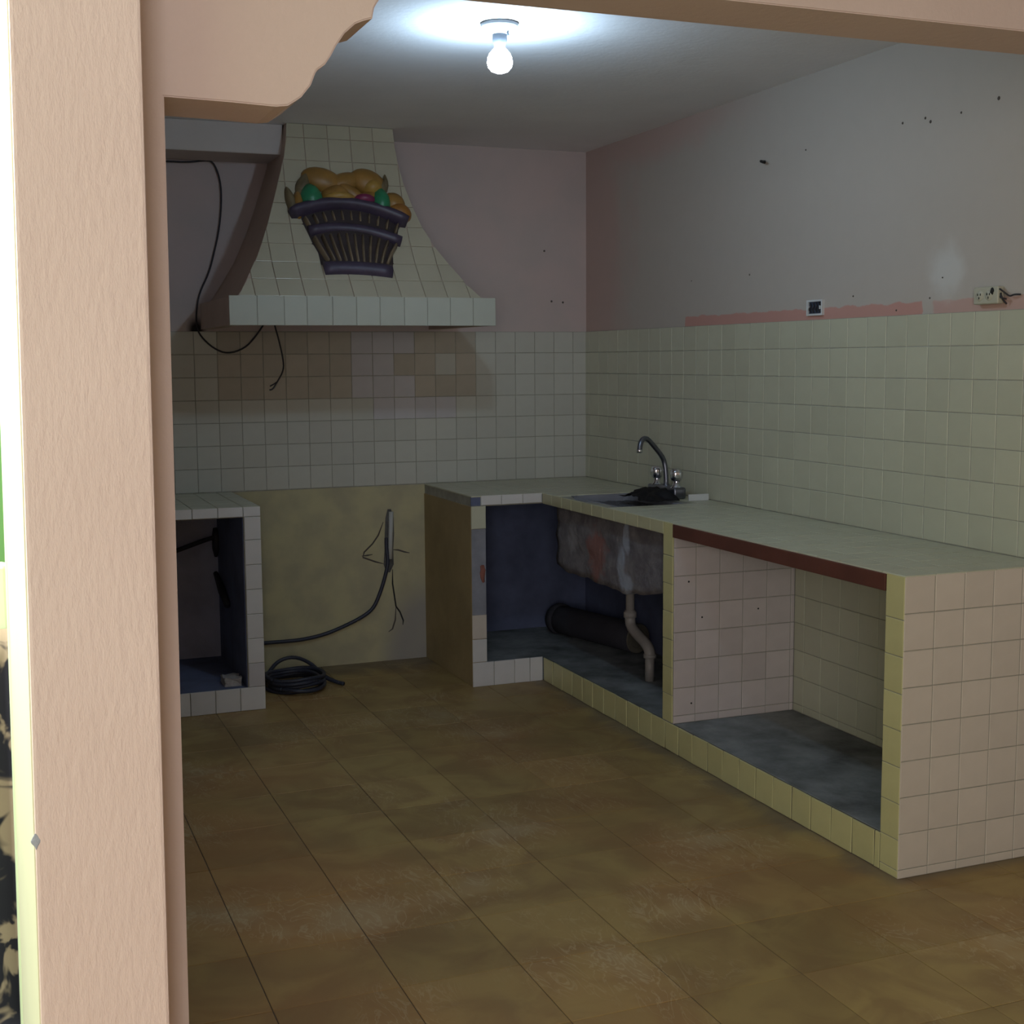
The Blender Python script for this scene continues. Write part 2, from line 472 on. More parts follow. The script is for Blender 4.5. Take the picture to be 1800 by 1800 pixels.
def tube(bm, pts, r, seg=8, smooth_n=0, caps=True):
    pts = [Vector(p) for p in pts]
    for _ in range(smooth_n):   # Chaikin
        q = [pts[0]]
        for a, b in zip(pts[:-1], pts[1:]):
            q += [a * 0.75 + b * 0.25, a * 0.25 + b * 0.75]
        q.append(pts[-1])
        pts = q
    rs = r if isinstance(r, (list, tuple)) else [r] * len(pts)
    if len(rs) != len(pts):
        rs = [rs[0] + (rs[-1] - rs[0]) * i / (len(pts) - 1) for i in range(len(pts))]
    rings = []
    up = Vector((0.13, 0.31, 0.94))
    prev = None
    for i, p in enumerate(pts):
        d = (pts[min(i + 1, len(pts) - 1)] - pts[max(i - 1, 0)]).normalized()
        if prev is None:
            a = d.cross(up)
            if a.length < 0.05:
                a = d.cross(Vector((1, 0, 0)))
            a.normalize()
        else:
            a = (prev - d * prev.dot(d)).normalized()
        prev = a
        b = d.cross(a)
        rings.append([bm.verts.new(p + (a * math.cos(2 * math.pi * k / seg) + b * math.sin(2 * math.pi * k / seg)) * rs[i]) for k in range(seg)])
    for A, B in zip(rings[:-1], rings[1:]):
        for k in range(seg):
            bm.faces.new((A[k], A[(k + 1) % seg], B[(k + 1) % seg], B[k]))
    if caps:
        bm.faces.new(rings[0][::-1])
        bm.faces.new(rings[-1])
    return rings


def lathe(bm, prof, c, axis=Vector((0, 0, 1)), seg=24):
    """prof: (radius, height) pairs"""
    axis = axis.normalized()
    a = axis.orthogonal().normalized()
    b = axis.cross(a)
    c = Vector(c)
    rings = []
    for r, h in prof:
        if r < 1e-5:
            rings.append([bm.verts.new(c + axis * h)])
        else:
            rings.append([bm.verts.new(c + axis * h + (a * math.cos(2 * math.pi * k / seg) + b * math.sin(2 * math.pi * k / seg)) * r) for k in range(seg)])
    for A, B in zip(rings[:-1], rings[1:]):
        for k in range(seg):
            k2 = (k + 1) % seg
            if len(A) == 1 and len(B) == 1:
                continue
            if len(A) == 1:
                bm.faces.new((A[0], B[k2], B[k]))
            elif len(B) == 1:
                bm.faces.new((A[k], A[k2], B[0]))
            else:
                bm.faces.new((A[k], A[k2], B[k2], B[k]))


def ellipsoid(bm, c, rx, ry, rz, rot=None, seg=14, rings=9):
    r = bmesh.ops.create_uvsphere(bm, u_segments=seg, v_segments=rings, radius=1.0)
    mat = Matrix.Translation(Vector(c)) @ (rot.to_4x4() if rot else Matrix.Identity(4)) @ Matrix.Diagonal((rx, ry, rz, 1))
    bmesh.ops.transform(bm, matrix=mat, verts=r['verts'])
    return r['verts']


def finish(bm, name, mat, shade=False):
    bmesh.ops.recalc_face_normals(bm, faces=bm.faces)
    me = bpy.data.meshes.new(name)
    bm.to_mesh(me)
    bm.free()
    if shade:
        for p in me.polygons:
            p.use_smooth = True
    me.materials.append(mat)
    return me


def obj(name, bm, mat, parent=None, shade=False, label=None):
    o = bpy.data.objects.new(name, finish(bm, name, mat, shade))
    COL.objects.link(o)
    if parent is not None:
        attach(o, parent)
    if label:
        o['label'] = label
    return o


def attach(o, parent):
    o.parent = parent
    o.matrix_parent_inverse = Matrix.Translation(-Vector(parent_loc(parent)))


def parent_loc(p):
    v = Vector(p.location)
    q = p
    while q.parent is not None:      # meshes keep world coordinates, so only things at the top carry an offset
        q = q.parent
        v = Vector(q.location)
    return v if p.parent is None else Vector((0, 0, 0))


def boxobj(name, dims, mat, parent=None, bevel=0.0, label=None):
    bm = bmesh.new()
    bbox(bm, *dims)
    if bevel:
        bevel_all(bm, bevel)
    return obj(name, bm, mat, parent, label=label)


def thing(name, loc, label, cat, group=None):
    o = bpy.data.objects.new(name, None)
    o.empty_display_size = 0.1
    COL.objects.link(o)
    o.location = loc
    tag(o, label, cat, group)
    return o


def tag(o, label, cat, group=None):
    o['label'] = label
    o['category'] = cat
    if group:
        o['group'] = group
    return o


def structure(o):
    o['kind'] = 'structure'
    return o


# tiles: shared meshes, one object per tile ------------------------------------------------
_tile_cache = {}


def tile_mesh(w, h, mat, th, name, bev):
    key = (round(w, 3), round(h, 3), mat, th)
    if key not in _tile_cache:
        bm = bmesh.new()
        loops = []
        for inset, z in ((0, 0), (0, th - bev), (bev, th)):
            a, b = w / 2 - inset, h / 2 - inset
            loops.append([bm.verts.new(v) for v in ((-a, -b, z), (a, -b, z), (a, b, z), (-a, b, z))])
        for A, B in zip(loops[:-1], loops[1:]):
            for k in range(4):
                bm.faces.new((A[k], A[(k + 1) % 4], B[(k + 1) % 4], B[k]))
        bm.faces.new(loops[2])
        _tile_cache[key] = finish(bm, name, M[mat])
    return _tile_cache[key]


def lay(parent, o0, u, v, us, vs, mat='tile', gap=0.0026, th=0.006, name='tile', skip=None, jit=0.35, pick=None, bev=0.0015):
    """tiles over the grid us x vs (lists of joint positions) on the plane o0 + u*a + v*b, rising along u x v"""
    o0, u, v = Vector(o0), Vector(u), Vector(v)
    n = u.cross(v)
    R = Matrix((u, v, n)).transposed()
    for i, (a0, a1) in enumerate(zip(us[:-1], us[1:])):
        for j, (b0, b1) in enumerate(zip(vs[:-1], vs[1:])):
            w, h = a1 - a0 - gap, b1 - b0 - gap
            if w < 0.006 or h < 0.006 or (skip and skip(i, j, (a0 + a1) / 2, (b0 + b1) / 2)):
                continue
            mt = pick(i, j, (a0 + a1) / 2, (b0 + b1) / 2) if pick else None
            o = bpy.data.objects.new(name, tile_mesh(w, h, mt or mat, th, name, bev))
            COL.objects.link(o)
            rot = Matrix.Rotation(math.radians(random.uniform(-jit, jit)), 3, 'X') @ Matrix.Rotation(math.radians(random.uniform(-jit, jit)), 3, 'Y')
            mw = (R @ rot).to_4x4()
            mw.translation = o0 + u * ((a0 + a1) / 2) + v * ((b0 + b1) / 2) + n * random.uniform(-0.0004, 0.0004)
            attach(o, parent)
            o.matrix_basis = mw


def steps(a, b, d, first=None):
    """joint positions from a to b every d, the first one at `first`"""
    out = [a]
    x = first if first is not None else a + d
    while x < b - 1e-4:
        if x > a + 1e-4:
            out.append(x)
        x += d
    out.append(b)
    return out


# ------------------------------------------------------------------ room shell
H, T, C = 2.615, 1.682, 0.909
P = 0.11

# floor
floor = structure(boxobj('floor', (-7.0, 0.2, -9.3, 0.2, -0.12, -0.008), M['patio_floor']))
bm = bmesh.new()
bbox(bm, -4.9, 0, -9.0, 0, -0.0085, -0.0022)
obj('floor_grout', bm, M['smudge'], floor)
fx = [-2.709] + [-2.436 + 0.318 * k for k in range(0, 8)] + [0.0]
fy = [-5.079 + 0.318 * k for k in range(0, 16)] + [0.0]
lay(floor, (0, 0, -0.008), (1, 0, 0), (0, 1, 0), fx, fy, 'floor_tile', gap=0.0024, th=0.008, jit=0.08, bev=0.001)
bm = bmesh.new()       # the rest of the front room floor, behind and beside the camera
gx = [-4.662 + 0.318 * k for k in range(0, 7)]
for a in [-4.662 + 0.318 * k for k in range(0, 15)]:
    for b in [-8.895 + 0.318 * k for k in range(0, 15)]:
        if a < -2.9 or b < -5.2:
            if a > -0.3 or b > -4.2:
                continue
            if a > -2.76 and b > -5.2:
                continue
            bbox(bm, a + 0.002, min(a + 0.316, -0.003), b + 0.002, b + 0.316, -0.008, 0)
ft = obj('floor_tile_field', bm, M['floor_tile'], floor)
ft['kind'] = 'stuff'

ceiling = structure(boxobj('ceiling', (-5.0, 0.2, -9.3, 0.2, H, H + 0.15), M['ceiling']))
# patio side stays open to the sky: cut the slab there by building it in two pieces
bpy.data.objects.remove(ceiling)
bm = bmesh.new()
bbox(bm, -2.956, 0.2, -9.3, 0.2, H, H + 0.15)
bbox(bm, -5.0, -2.956, -9.3, -4.25, H, H + 0.15)
ceiling = structure(obj('ceiling', bm, M['ceiling']))

wall_back = structure(boxobj('wall_back', (-2.956, 0.2, 0, 0.2, -0.01, H), M['wall_back']))
wall_right = structure(boxobj('wall_right', (0, 0.2, -9.3, 0, -0.01, H), M['wall_right']))

# passage wall between kitchen and patio; its near end is the pink column
bm = bmesh.new()
bbox(bm, -2.956, -2.752, -4.25, -4.20, -0.01, H)
wl = bmesh.new()
bbox(wl, -2.956, -2.752, -4.25, -3.05, -0.01, H)
bevel_all(wl, 0.006, 2)


def lean(b, x_at, k):
    """hand-built masonry: vertices near x_at lean by k metres per metre of height"""
    for v in b.verts:
        if x_at[0] <= v.co.x <= x_at[1]:
            v.co.x += k * (v.co.z - 1.25)


lean(wl, (-3.1, -2.86), 0.016)
lean(wl, (-2.859, -2.6), 0.009)
bm.free()
wall_left = structure(obj('wall_left', wl, M['pink_column']))
bm = bmesh.new()
bbox(bm, -2.80, -2.70, -3.05, 0.0, -0.01, H)
obj('rear_wall_run', bm, M['wall_back'], wall_left)
bm = bmesh.new()       # splayed facing of the passage side, leaning like the column
pq = [(-2.958, -4.243), (-2.975, -3.56), (-2.975, -3.47), (-2.955, -3.47), (-2.955, -4.243)]
lo = [bm.verts.new((x, y, 0)) for x, y in pq]
hi = [bm.verts.new((x, y, H)) for x, y in pq]
bm.faces.new(lo)
bm.faces.new(hi)
for k in range(5):
    bm.faces.new((lo[k], lo[(k + 1) % 5], hi[(k + 1) % 5], hi[k]))
lean(bm, (-3.1, -2.9), 0.016)
obj('cream_facing', bm, M['cream_return'], wall_left, label='pale wall face beside the patio, lime daylight put into its colour')
bm = bmesh.new()
bbox(bm, -2.9785, -2.955, -3.57, -3.46, 0, H)
lean(bm, (-3.1, -2.9), 0.016)
bevel_all(bm, 0.004)
trim_2 = structure(obj('trim_2', bm, M['lime_paint']))
bm = bmesh.new()       # chipped edge of the column
for v in ellipsoid(bm, (-2.955, -4.249, 0.755), 0.006, 0.002, 0.014, seg=14, rings=11):
    v.co.x += 0.006 * noise.noise(v.co * 80)
lean(bm, (-3.1, -2.86), 0.016)
obj('plaster_chip', bm, M['mortar'], wall_left)

# arch header between front room and kitchen: jamb, stepped corbel, beam
prof = [(-2.70, -0.01), (-2.70, 1.992), (-2.585, 1.990), (-2.50, 1.987), (-2.478, 1.990), (-2.454, 2.006), (-2.436, 2.028), (-2.427, 2.050),
        (-2.423, 2.056), (-2.409, 2.066), (-2.398, 2.082), (-2.388, 2.100), (-2.372, 2.123), (-2.352, 2.141), (-2.336, 2.148), (-2.320, 2.153),
        (-2.316, 2.172), (-2.306, 2.188), (-2.285, 2.225), (-2.25, 2.244), (-2.10, 2.250), (0.0, 2.250), (0.0, H), (-2.76, H), (-2.76, -0.01)]
bm = bmesh.new()
fr = [bm.verts.new((x, -4.10, z)) for x, z in prof]
bk = [bm.verts.new((x, -3.915, z)) for x, z in prof]
n = len(prof)
bm.faces.new(fr)
bm.faces.new(bk[::-1])
for i in range(n):
    bm.faces.new((fr[i], fr[(i + 1) % n], bk[(i + 1) % n], bk[i]))
lean(bm, (-2.80, -2.695), 0.009)
bmesh.ops.recalc_face_normals(bm, faces=bm.faces)
bmesh.ops.bevel(bm, geom=[e for e in bm.edges if abs(e.verts[0].co.y - e.verts[1].co.y) < 1e-6], offset=0.0025, segments=2, affect='EDGES')
wall_front = structure(obj('wall_front', bm, M['pink_beam']))

# concrete beam over the back wall, left of the hood
bm = bmesh.new()
bbox(bm, -2.70, -1.668, -0.30, 0.0, 2.479, H)
bevel_all(bm, 0.006)
trim_1 = structure(obj('trim_1', bm, M['beam_paint']))

# front room rear wall with its window opening (behind the camera)
bm = bmesh.new()
bbox(bm, -5.0, -4.75, -9.2, -9.05, 0, H)
bbox(bm, -3.3, 0, -9.2, -9.05, 0, H)
bbox(bm, -4.75, -3.3, -9.2, -9.05, 0, 0.7)
bbox(bm, -4.75, -3.3, -9.2, -9.05, 2.45, H)
structure(obj('wall_rear', bm, M['pink_beam']))
# side wall of the front room, open towards the patio between y -6.5 and -4.9
bm = bmesh.new()
bbox(bm, -5.0, -4.85, -9.05, -6.5, 0, H)
bbox(bm, -5.0, -4.85, -6.5, -4.25, 2.4, H)
structure(obj('wall_side', bm, M['pink_beam']))
# patio
bm = bmesh.new()
bbox(bm, -7.0, -2.80, -1.50, -1.35, 0, 2.6)
wall_patio = structure(obj('wall_patio', bm, M['green_paint']))

# ------------------------------------------------------------------ wall tiles
def grout_bed(parent, dims):
    b = bmesh.new()
    bbox(b, *dims)
    return obj('grout_bed', b, M['grout'], parent)


rows = [T - P * k for k in range(7, -1, -1)]
rows[0] = C
grout_bed(wall_back, (-2.70, 0.0, -0.0046, 0.0, C - 0.004, T))
bx = sorted([-2.70, 0.0] + [-0.0797 - P * k for k in range(0, 24)])
warm = random.Random(3)


def pick_back(i, j, x, z):
    """a darker, browner block under the hood and some replaced greyish tiles"""
    r = j
    if r >= 4 and -2.0 < x < -0.62:
        if -1.27 < x < -0.80 and warm.random() < 0.75:
            return 'tile_grey' if x < -0.95 else 'tile_warm'
        if x > -1.0 and warm.random() < 0.35:
            return None
        return 'tile_warm'
    if r == 3 and -1.2 < x < -0.78:
        return 'tile_grey'
    return None


lay(wall_back, (0, 0, 0), (1, 0, 0), (0, 0, 1), bx, rows, 'tile_back', pick=pick_back)
grout_bed(wall_right, (-0.0046, 0.0, -3.405, 0.0, C - 0.004, T))
PR = 0.1137
ry = steps(0.0, 3.407, PR, 0.053)
lay(wall_right, (0, 0, 0), (0, -1, 0), (0, 0, 1), ry, rows, 'tile')

# painted wall panel between the two base units (below the tiles)
pp = boxobj('painted_panel', (-1.905, -0.915, -0.0025, 0.0, 0, C - 0.004), M['panel_yellow'], wall_back, label='yellow painted lower wall with damp stain')


def ribbon(name, pts, w, mat, parent, nrm, lift=0.0012):
    """thin raised irregular streak along a surface (cracks, gouges)"""
    b = bmesh.new()
    pts = [Vector(p) for p in pts]
    nrm = Vector(nrm)
    L = []
    for i, p in enumerate(pts):
        d = (pts[min(i + 1, len(pts) - 1)] - pts[max(i - 1, 0)]).normalized()
        s = d.cross(nrm).normalized()
        ww = w[i] if isinstance(w, (list, tuple)) else w * (1 if 0 < i < len(pts) - 1 else 0.4)
        L.append((b.verts.new(p + s * ww / 2), b.verts.new(p + nrm * lift + s * ww * 0.2), b.verts.new(p + nrm * lift - s * ww * 0.2), b.verts.new(p - s * ww / 2)))
    for A, B in zip(L[:-1], L[1:]):
        for k in range(3):
            b.faces.new((A[k], A[k + 1], B[k + 1], B[k]))
    return obj(name, b, mat, parent)


py = -0.003
ribbon('plaster_gouge', [(-1.107, py, 0.785), (-1.106, py, 0.74), (-1.108, py, 0.66), (-1.112, py, 0.58), (-1.115, py, 0.50), (-1.118, py, 0.46)], [0.018, 0.044, 0.050, 0.046, 0.054, 0.02], M['slot_cement'], wall_back, (0, -1, 0), 0.003)
for pts in ([(-1.095, py, 0.474), (-1.096, py, 0.40), (-1.088, py, 0.34), (-1.080, py, 0.28), (-1.059, py, 0.249), (-1.042, py, 0.203), (-1.045, py, 0.18)],
            [(-1.080, py, 0.28), (-1.085, py, 0.21), (-1.101, py, 0.163), (-1.122, py, 0.150)],
            [(-1.140, py, 0.72), (-1.167, py, 0.654), (-1.198, py, 0.612), (-1.243, py, 0.571), (-1.25, py, 0.545), (-1.184, py, 0.518), (-1.143, py, 0.506)],
            [(-1.256, py, 0.552), (-1.225, py, 0.554), (-1.199, py, 0.557)],
            [(-1.09, py, 0.575), (-1.063, py, 0.572), (-1.03, py, 0.56), (-1.002, py, 0.553)]):
    ribbon('plaster_crack', pts, 0.008, M['black'] if len(pts) == 7 and pts[0][2] < 0.5 else M['smudge'], wall_back, (0, -1, 0))

# nail holes, nails and marks on the right wall and back wall
for (y, z, r) in ((-1.627, 1.883, 0.007), (-2.024, 2.335, 0.006), (-2.609, 2.341, 0.008), (-2.729, 2.338, 0.008), (-2.756, 2.322, 0.010), (-2.908, 2.326, 0.007),
                  (-3.08, 2.341, 0.011), (-2.347, 1.761, 0.006), (-2.778, 1.735, 0.006), (-1.135, 1.885, 0.004), (-2.60, 1.70, 0.006), (-2.84, 1.80, 0.005)):
    bm = bmesh.new()
    r *= 0.62
    lathe(bm, [(0, 0.003), (r * 0.6, 0.0026), (r, 0.0)], (0, y, z), Vector((-1, 0, 0)), 7)
    obj('nail_mark', bm, M['smudge'], wall_right)
for (x, z) in ((-0.24, 2.10), (-0.20, 1.84), (-0.135, 1.835)):
    bm = bmesh.new()
    lathe(bm, [(0, 0.003), (0.004, 0.0025), (0.006, 0.0)], (x, 0, z), Vector((0, -1, 0)), 7)
    obj('nail_mark', bm, M['smudge'], wall_back)
hk = bmesh.new()
lathe(hk, [(0, 0.012), (0.006, 0.012), (0.007, 0.0)], (0, -1.733, 2.329), Vector((-1, 0, 0)), 10)
tube(hk, [(-0.010, -1.733, 2.329), (-0.022, -1.735, 2.331), (-0.030, -1.755, 2.327), (-0.030, -1.772, 2.322)], 0.0055, 8, 1)
tag(obj('wall_hook', hk, M['black'], shade=True), 'small dark hook sticking out high on the faded right wall', 'hook')

# ------------------------------------------------------------------ L-shaped counter (right)
D, YE, WR, D2 = 0.56, -3.40, 0.92, 0.715
counter = thing('masonry_counter', (-0.4, -1.8, 0), 'tiled L-shaped masonry base counter with two open bays along the right wall', 'counter')
boxobj('end_panel', (-D + 0.006, -0.004, YE + 0.006, -3.31, 0.0, 0.858), M['cement'], counter)
boxobj('divider', (-D + 0.006, -0.004, -2.001, -1.925, 0.0, 0.858), M['cement'], counter)
boxobj('shelf_slab', (-D + 0.012, -0.004, -3.31, -2.001, 0.0, 0.114), M['cement_floor'], counter, 0.004, label='worn grey cement floor of the near bay')
boxobj('shelf_slab', (-D + 0.012, -0.004, -1.925, -0.004, 0.0, 0.108), M['cement_floor'], counter, 0.004, label='grey cement floor of the sink bay')
boxobj('shelf_slab', (-WR + 0.07, -D + 0.012, -D2 + 0.012, -0.004, 0.0, 0.108), M['cement_floor'], counter, 0.004)
boxobj('side_panel', (-WR, -0.850, -D2 + 0.006, -0.003, 0.0, 0.858), M['brown_panel'], counter, 0.003, label='brownish yellow painted side panel')
boxobj('cement_lining', (-0.850, -0.004, -0.012, -0.0005, 0.108, 0.858), M['cement_blue'], counter, label='blue-grey bare cement back of the sink bay, darkened with painted shade')
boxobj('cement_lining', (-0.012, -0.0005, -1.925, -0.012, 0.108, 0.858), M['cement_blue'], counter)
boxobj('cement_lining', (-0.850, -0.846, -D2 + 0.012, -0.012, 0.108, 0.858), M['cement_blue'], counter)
# end face, towards the camera
erow = sorted([0.0, C - 0.002] + [C - 0.002 - P * k for k in range(1, 9)])
lay(counter, (0, YE + 0.006, 0), (1, 0, 0), (0, 0, 1), steps(-D, -0.003, 0.1075), erow, 'tile_pink')
boxobj('grout_bed', (-D + 0.004, -0.003, YE + 0.0025, YE + 0.007, 0.0, 0.902), M['grout'], counter)
# front (-x) faces: end stile, divider stile, kerb
def front(y0, y1, zs, mat='tile_yellow', x=-D):
    lay(counter, (x + 0.006, 0, 0), (0, -1, 0), (0, 0, 1), [-y1, -y0] if not isinstance(y1, list) else y1, zs, mat)


zst = [0.0, 0.025] + [0.118 + P * k for k in range(0, 7)] + [C - 0.002]
front(YE + 0.002, -3.311, zst)
front(-2.003, -1.925, [0.117 + P * k for k in range(0, 7)] + [C - 0.002])
boxobj('grout_bed', (-D + 0.0025, -D + 0.007, YE + 0.004, -3.3115, 0.0, 0.902), M['grout'], counter)
boxobj('grout_bed', (-D + 0.0025, -D + 0.007, -2.001, -1.926, 0.0, 0.902), M['grout'], counter)
boxobj('grout_bed', (-D + 0.0025, -D + 0.013, -3.311, -D2, 0.0, 0.112), M['smudge'], counter)
kerb = sorted([-3.311, -D2 - 0.004] + [-3.284 + 0.1115 * k for k in range(0, 23)])
lay(counter, (-D + 0.006, 0, 0), (0, -1, 0), (0, 0, 1), [-v for v in kerb][::-1], [0.0, 0.115], 'tile_yellow', jit=1.2, gap=0.0042)
# bay linings: left side (divider face) and back
lay(counter, (0, -2.001, 0), (1, 0, 0), (0, 0, 1), [-D + 0.006, -0.457, -0.351, -0.245, -0.135, -0.023, -0.004], [0.114, 0.145, 0.255, 0.366, 0.477, 0.588, 0.699, 0.81, 0.858], 'tile_rose')
boxobj('grout_bed', (-D + 0.012, -0.003, -2.0045, -2.0005, 0.114, 0.858), M['grout'], counter)
boxobj('grout_bed', (-0.0035, -0.0002, -3.31, -2.008, 0.114, 0.858), M['grout'], counter)
lay(counter, (0, 0, 0), (0, -1, 0), (0, 0, 1), steps(2.008, 3.31, 0.118, 2.078), [0.114, 0.145, 0.255, 0.366, 0.477, 0.588, 0.699, 0.81, 0.858], 'tile')
# small drill holes in the bay tiles
for (x, z) in ((-0.49, 0.675), (-0.43, 0.53), (-0.175, 0.545), (-0.475, 0.19)):
    bm = bmesh.new()
    lathe(bm, [(0, 0.0022), (0.003, 0.002), (0.004, 0.0)], (x, -2.007, z), Vector((0, -1, 0)), 8)
    obj('drill_hole', bm, M['black'], counter)
# return front: kerb tiles, patchy stile
lay(counter, (0, -D2 + 0.006, 0), (1, 0, 0), (0, 0, 1), [-WR, -0.812, -0.707, -0.628, -D - 0.001], [0.0, 0.118], 'tile_white', jit=1.5)
lay(counter, (0, -D2 + 0.006, 0), (1, 0, 0), (0, 0, 1), [-WR, -0.846], [0.118, 0.229], 'tile_white', jit=1.0)
lay(counter, (0, -D2 + 0.006, 0), (1, 0, 0), (0, 0, 1), [-WR, -0.846], [0.229, 0.345], 'tile_pink', jit=1.0)
lay(counter, (0, -D2 + 0.006, 0), (1, 0, 0), (0, 0, 1), [-WR, -0.846], [0.752, 0.860], 'tile', jit=1.0)
bm = bmesh.new()
bbox(bm, -WR + 0.002, -0.848, -D2 + 0.003, -D2 + 0.007, 0.345, 0.752)
obj('bare_cement_strip', bm, M['cement'], counter, label='bare grey cement strip where tiles have come off')
bm = bmesh.new()
for v in ellipsoid(bm, (-0.864, -D2 + 0.003, 0.545), 0.014, 0.004, 0.042, seg=8, rings=7):
    v.co.x += 0.008 * noise.noise(v.co * 60)
    v.co.z += 0.012 * noise.noise(v.co * 50)
obj('brick_patch', bm, M['brick'], counter, True)
boxobj('grout_bed', (-WR + 0.004, -D - 0.002, -D2 + 0.0025, -D2 + 0.013, 0.0, 0.112), M['grout'], counter)

# rough concrete sink basin hanging under the worktop
bm = bmesh.new()
ny, nz = 30, 10
def bz(y):
    return 0.556 + max(0.0, (-1.55 - y)) * 0.17 + 0.012 * noise.noise(Vector((y * 4.1, 1.7, 0))) + 0.016 * noise.noise(Vector((y * 11, 4.2, 0))) + 0.25 * max(0.0, y + 0.92)
g = []
for i in range(ny + 1):
    y = -1.915 + (1.915 - 0.80) * i / ny
    lo = bz(y)
    g.append([bm.verts.new((-0.522 + 0.012 * noise.noise(Vector((y * 5, k * 0.5, 3))), y, lo + (0.859 - lo) * k / nz)) for k in range(nz + 1)])
back = []
for i in range(ny + 1):
    y = -1.915 + (1.915 - 0.80) * i / ny
    back.append((bm.verts.new((-0.06, y, bz(y) + 0.01)), bm.verts.new((-0.06, y, 0.859))))
for i in range(ny):
    for k in range(nz):
        bm.faces.new((g[i][k], g[i + 1][k], g[i + 1][k + 1], g[i][k + 1]))
    bm.faces.new((g[i][0], back[i][0], back[i + 1][0], g[i + 1][0]))
    bm.faces.new((back[i][0], back[i][1], back[i + 1][1], back[i + 1][0]))
bm.faces.new([v for v in g[0]] + [back[0][1], back[0][0]])
bm.faces.new(([v for v in g[ny]] + [back[ny][1], back[ny][0]])[::-1])
obj('sink_underside', bm, M['basin'], counter, True, label='rough stained mortar underside of the sink with red brick showing')
# ------------------------------------------------------------------ worktop (right)
worktop = thing('tiled_worktop', (-0.3, -1.7, 0.858), 'cream tiled L-shaped worktop with a broken-out sink hole along the right wall', 'worktop')
HX0, HX1, HY0, HY1 = -0.485, -0.185, -1.43, -0.88
bm = bmesh.new()
xs = [-WR + 0.004, -D + 0.006, HX0, HX1, -0.0037]
ys = [YE + 0.012, HY0, HY1, -D2 + 0.006, -0.0037]
def slab_cell(i, j):
    if i == 0:
        return j == 3
    return not (i == 2 and j == 1)
for i in range(4):
    for j in range(4):
        if slab_cell(i, j):
            bbox(bm, xs[i], xs[i + 1], ys[j], ys[j + 1], 0.8585, 0.9025)
obj('slab', bm, M['grout'], worktop)
lay(worktop, (0, 0, 0.9025), (1, 0, 0), (0, 1, 0), [-D, -0.45, -0.34, -0.23, -0.12, -0.007], [YE] + [YE + 0.11 * k for k in range(1, 24)] + [-0.715], 'tile',
    skip=lambda i, j, a, b: HX0 - 0.03 < a < HX1 + 0.03 and HY0 - 0.03 < b < HY1 + 0.03, jit=0.25)
lay(worktop, (0, 0, 0.9025), (1, 0, 0), (0, 1, 0), [-WR, -0.81, -0.70, -0.59, -0.56, -0.45, -0.34, -0.23, -0.12, -0.007], [-0.715, -0.605, -0.495, -0.385, -0.275, -0.165, -0.055, -0.007], 'tile', jit=0.25)
# front edge tiles over the sink bay, return edge, wooden strip over the near bay
lay(worktop, (-D + 0.006, 0, 0), (0, -1, 0), (0, 0, 1), steps(D2 + 0.001, 1.925, 0.11), [0.856, 0.908], 'tile_edge')
lay(worktop, (0, -D2 + 0.006, 0), (1, 0, 0), (0, 0, 1), [-0.871, -0.768, -0.66, -D - 0.001], [0.862, 0.909], 'tile_white')
bm = bmesh.new()
bbox(bm, -WR, -0.873, -D2 + 0.003, -D2 + 0.007, 0.862, 0.902)
obj('bare_cement_strip', bm, M['cement_blue'], worktop)
bm = bmesh.new()
bbox(bm, -D - 0.003, -D + 0.006, -3.309, -2.006, 0.852, 0.9035)
bevel_all(bm, 0.003)
obj('wood_strip', bm, M['wood'], worktop, label='dark red-brown wooden edge strip')
# inner walls of the sink hole
bm = bmesh.new()
gN = 14
HG = []
for a_ in range(gN + 1):
    HG.append([])
    for b_ in range(gN + 1):
        x, y = HX0 + (HX1 - HX0) * a_ / gN, HY0 + (HY1 - HY0) * b_ / gN
        HG[-1].append(bm.verts.new((x, y, 0.874 + 0.010 * noise.noise(Vector((x * 18, y * 12, 1))) + 0.006 * noise.noise(Vector((x * 50, y * 40, 2))))))
for a_ in range(gN):
    for b_ in range(gN):
        bm.faces.new((HG[a_][b_], HG[a_ + 1][b_], HG[a_ + 1][b_ + 1], HG[a_][b_ + 1]))
bmesh.ops.solidify(bm, geom=bm.faces[:], thickness=0.012)
obj('sink_hole', bm, M['cement'], worktop, label='rough grey cement left in the hole of the removed sink')
bm = bmesh.new()       # broken cement rim around the hole
rim = []
for k in range(48):
    a = 2 * math.pi * k / 48
    sx = max(-1, min(1, 1.35 * math.cos(a)))
    sy = max(-1, min(1, 1.35 * math.sin(a)))
    p0 = Vector(((HX0 + HX1) / 2 + sx * 0.145, (HY0 + HY1) / 2 + sy * 0.270, 0))
    jit = 1 + 0.20 * noise.noise(Vector((math.cos(a) * 3, math.sin(a) * 3, 0.4)))
    p1 = Vector(((HX0 + HX1) / 2 + sx * 0.172 * jit, (HY0 + HY1) / 2 + sy * 0.30 * jit, 0))
    rim.append((bm.verts.new((p0.x, p0.y, 0.868)), bm.verts.new((p0.x, p0.y, 0.9045)), bm.verts.new((p1.x, p1.y, 0.9055)), bm.verts.new((p1.x * 1.0, p1.y, 0.9015))))
for k in range(48):
    A, B = rim[k], rim[(k + 1) % 48]
    for q in range(3):
        bm.faces.new((A[q], A[q + 1], B[q + 1], B[q]))
obj('cement_rim', bm, M['cement'], worktop, label='broken grey cement rim around the sink hole')

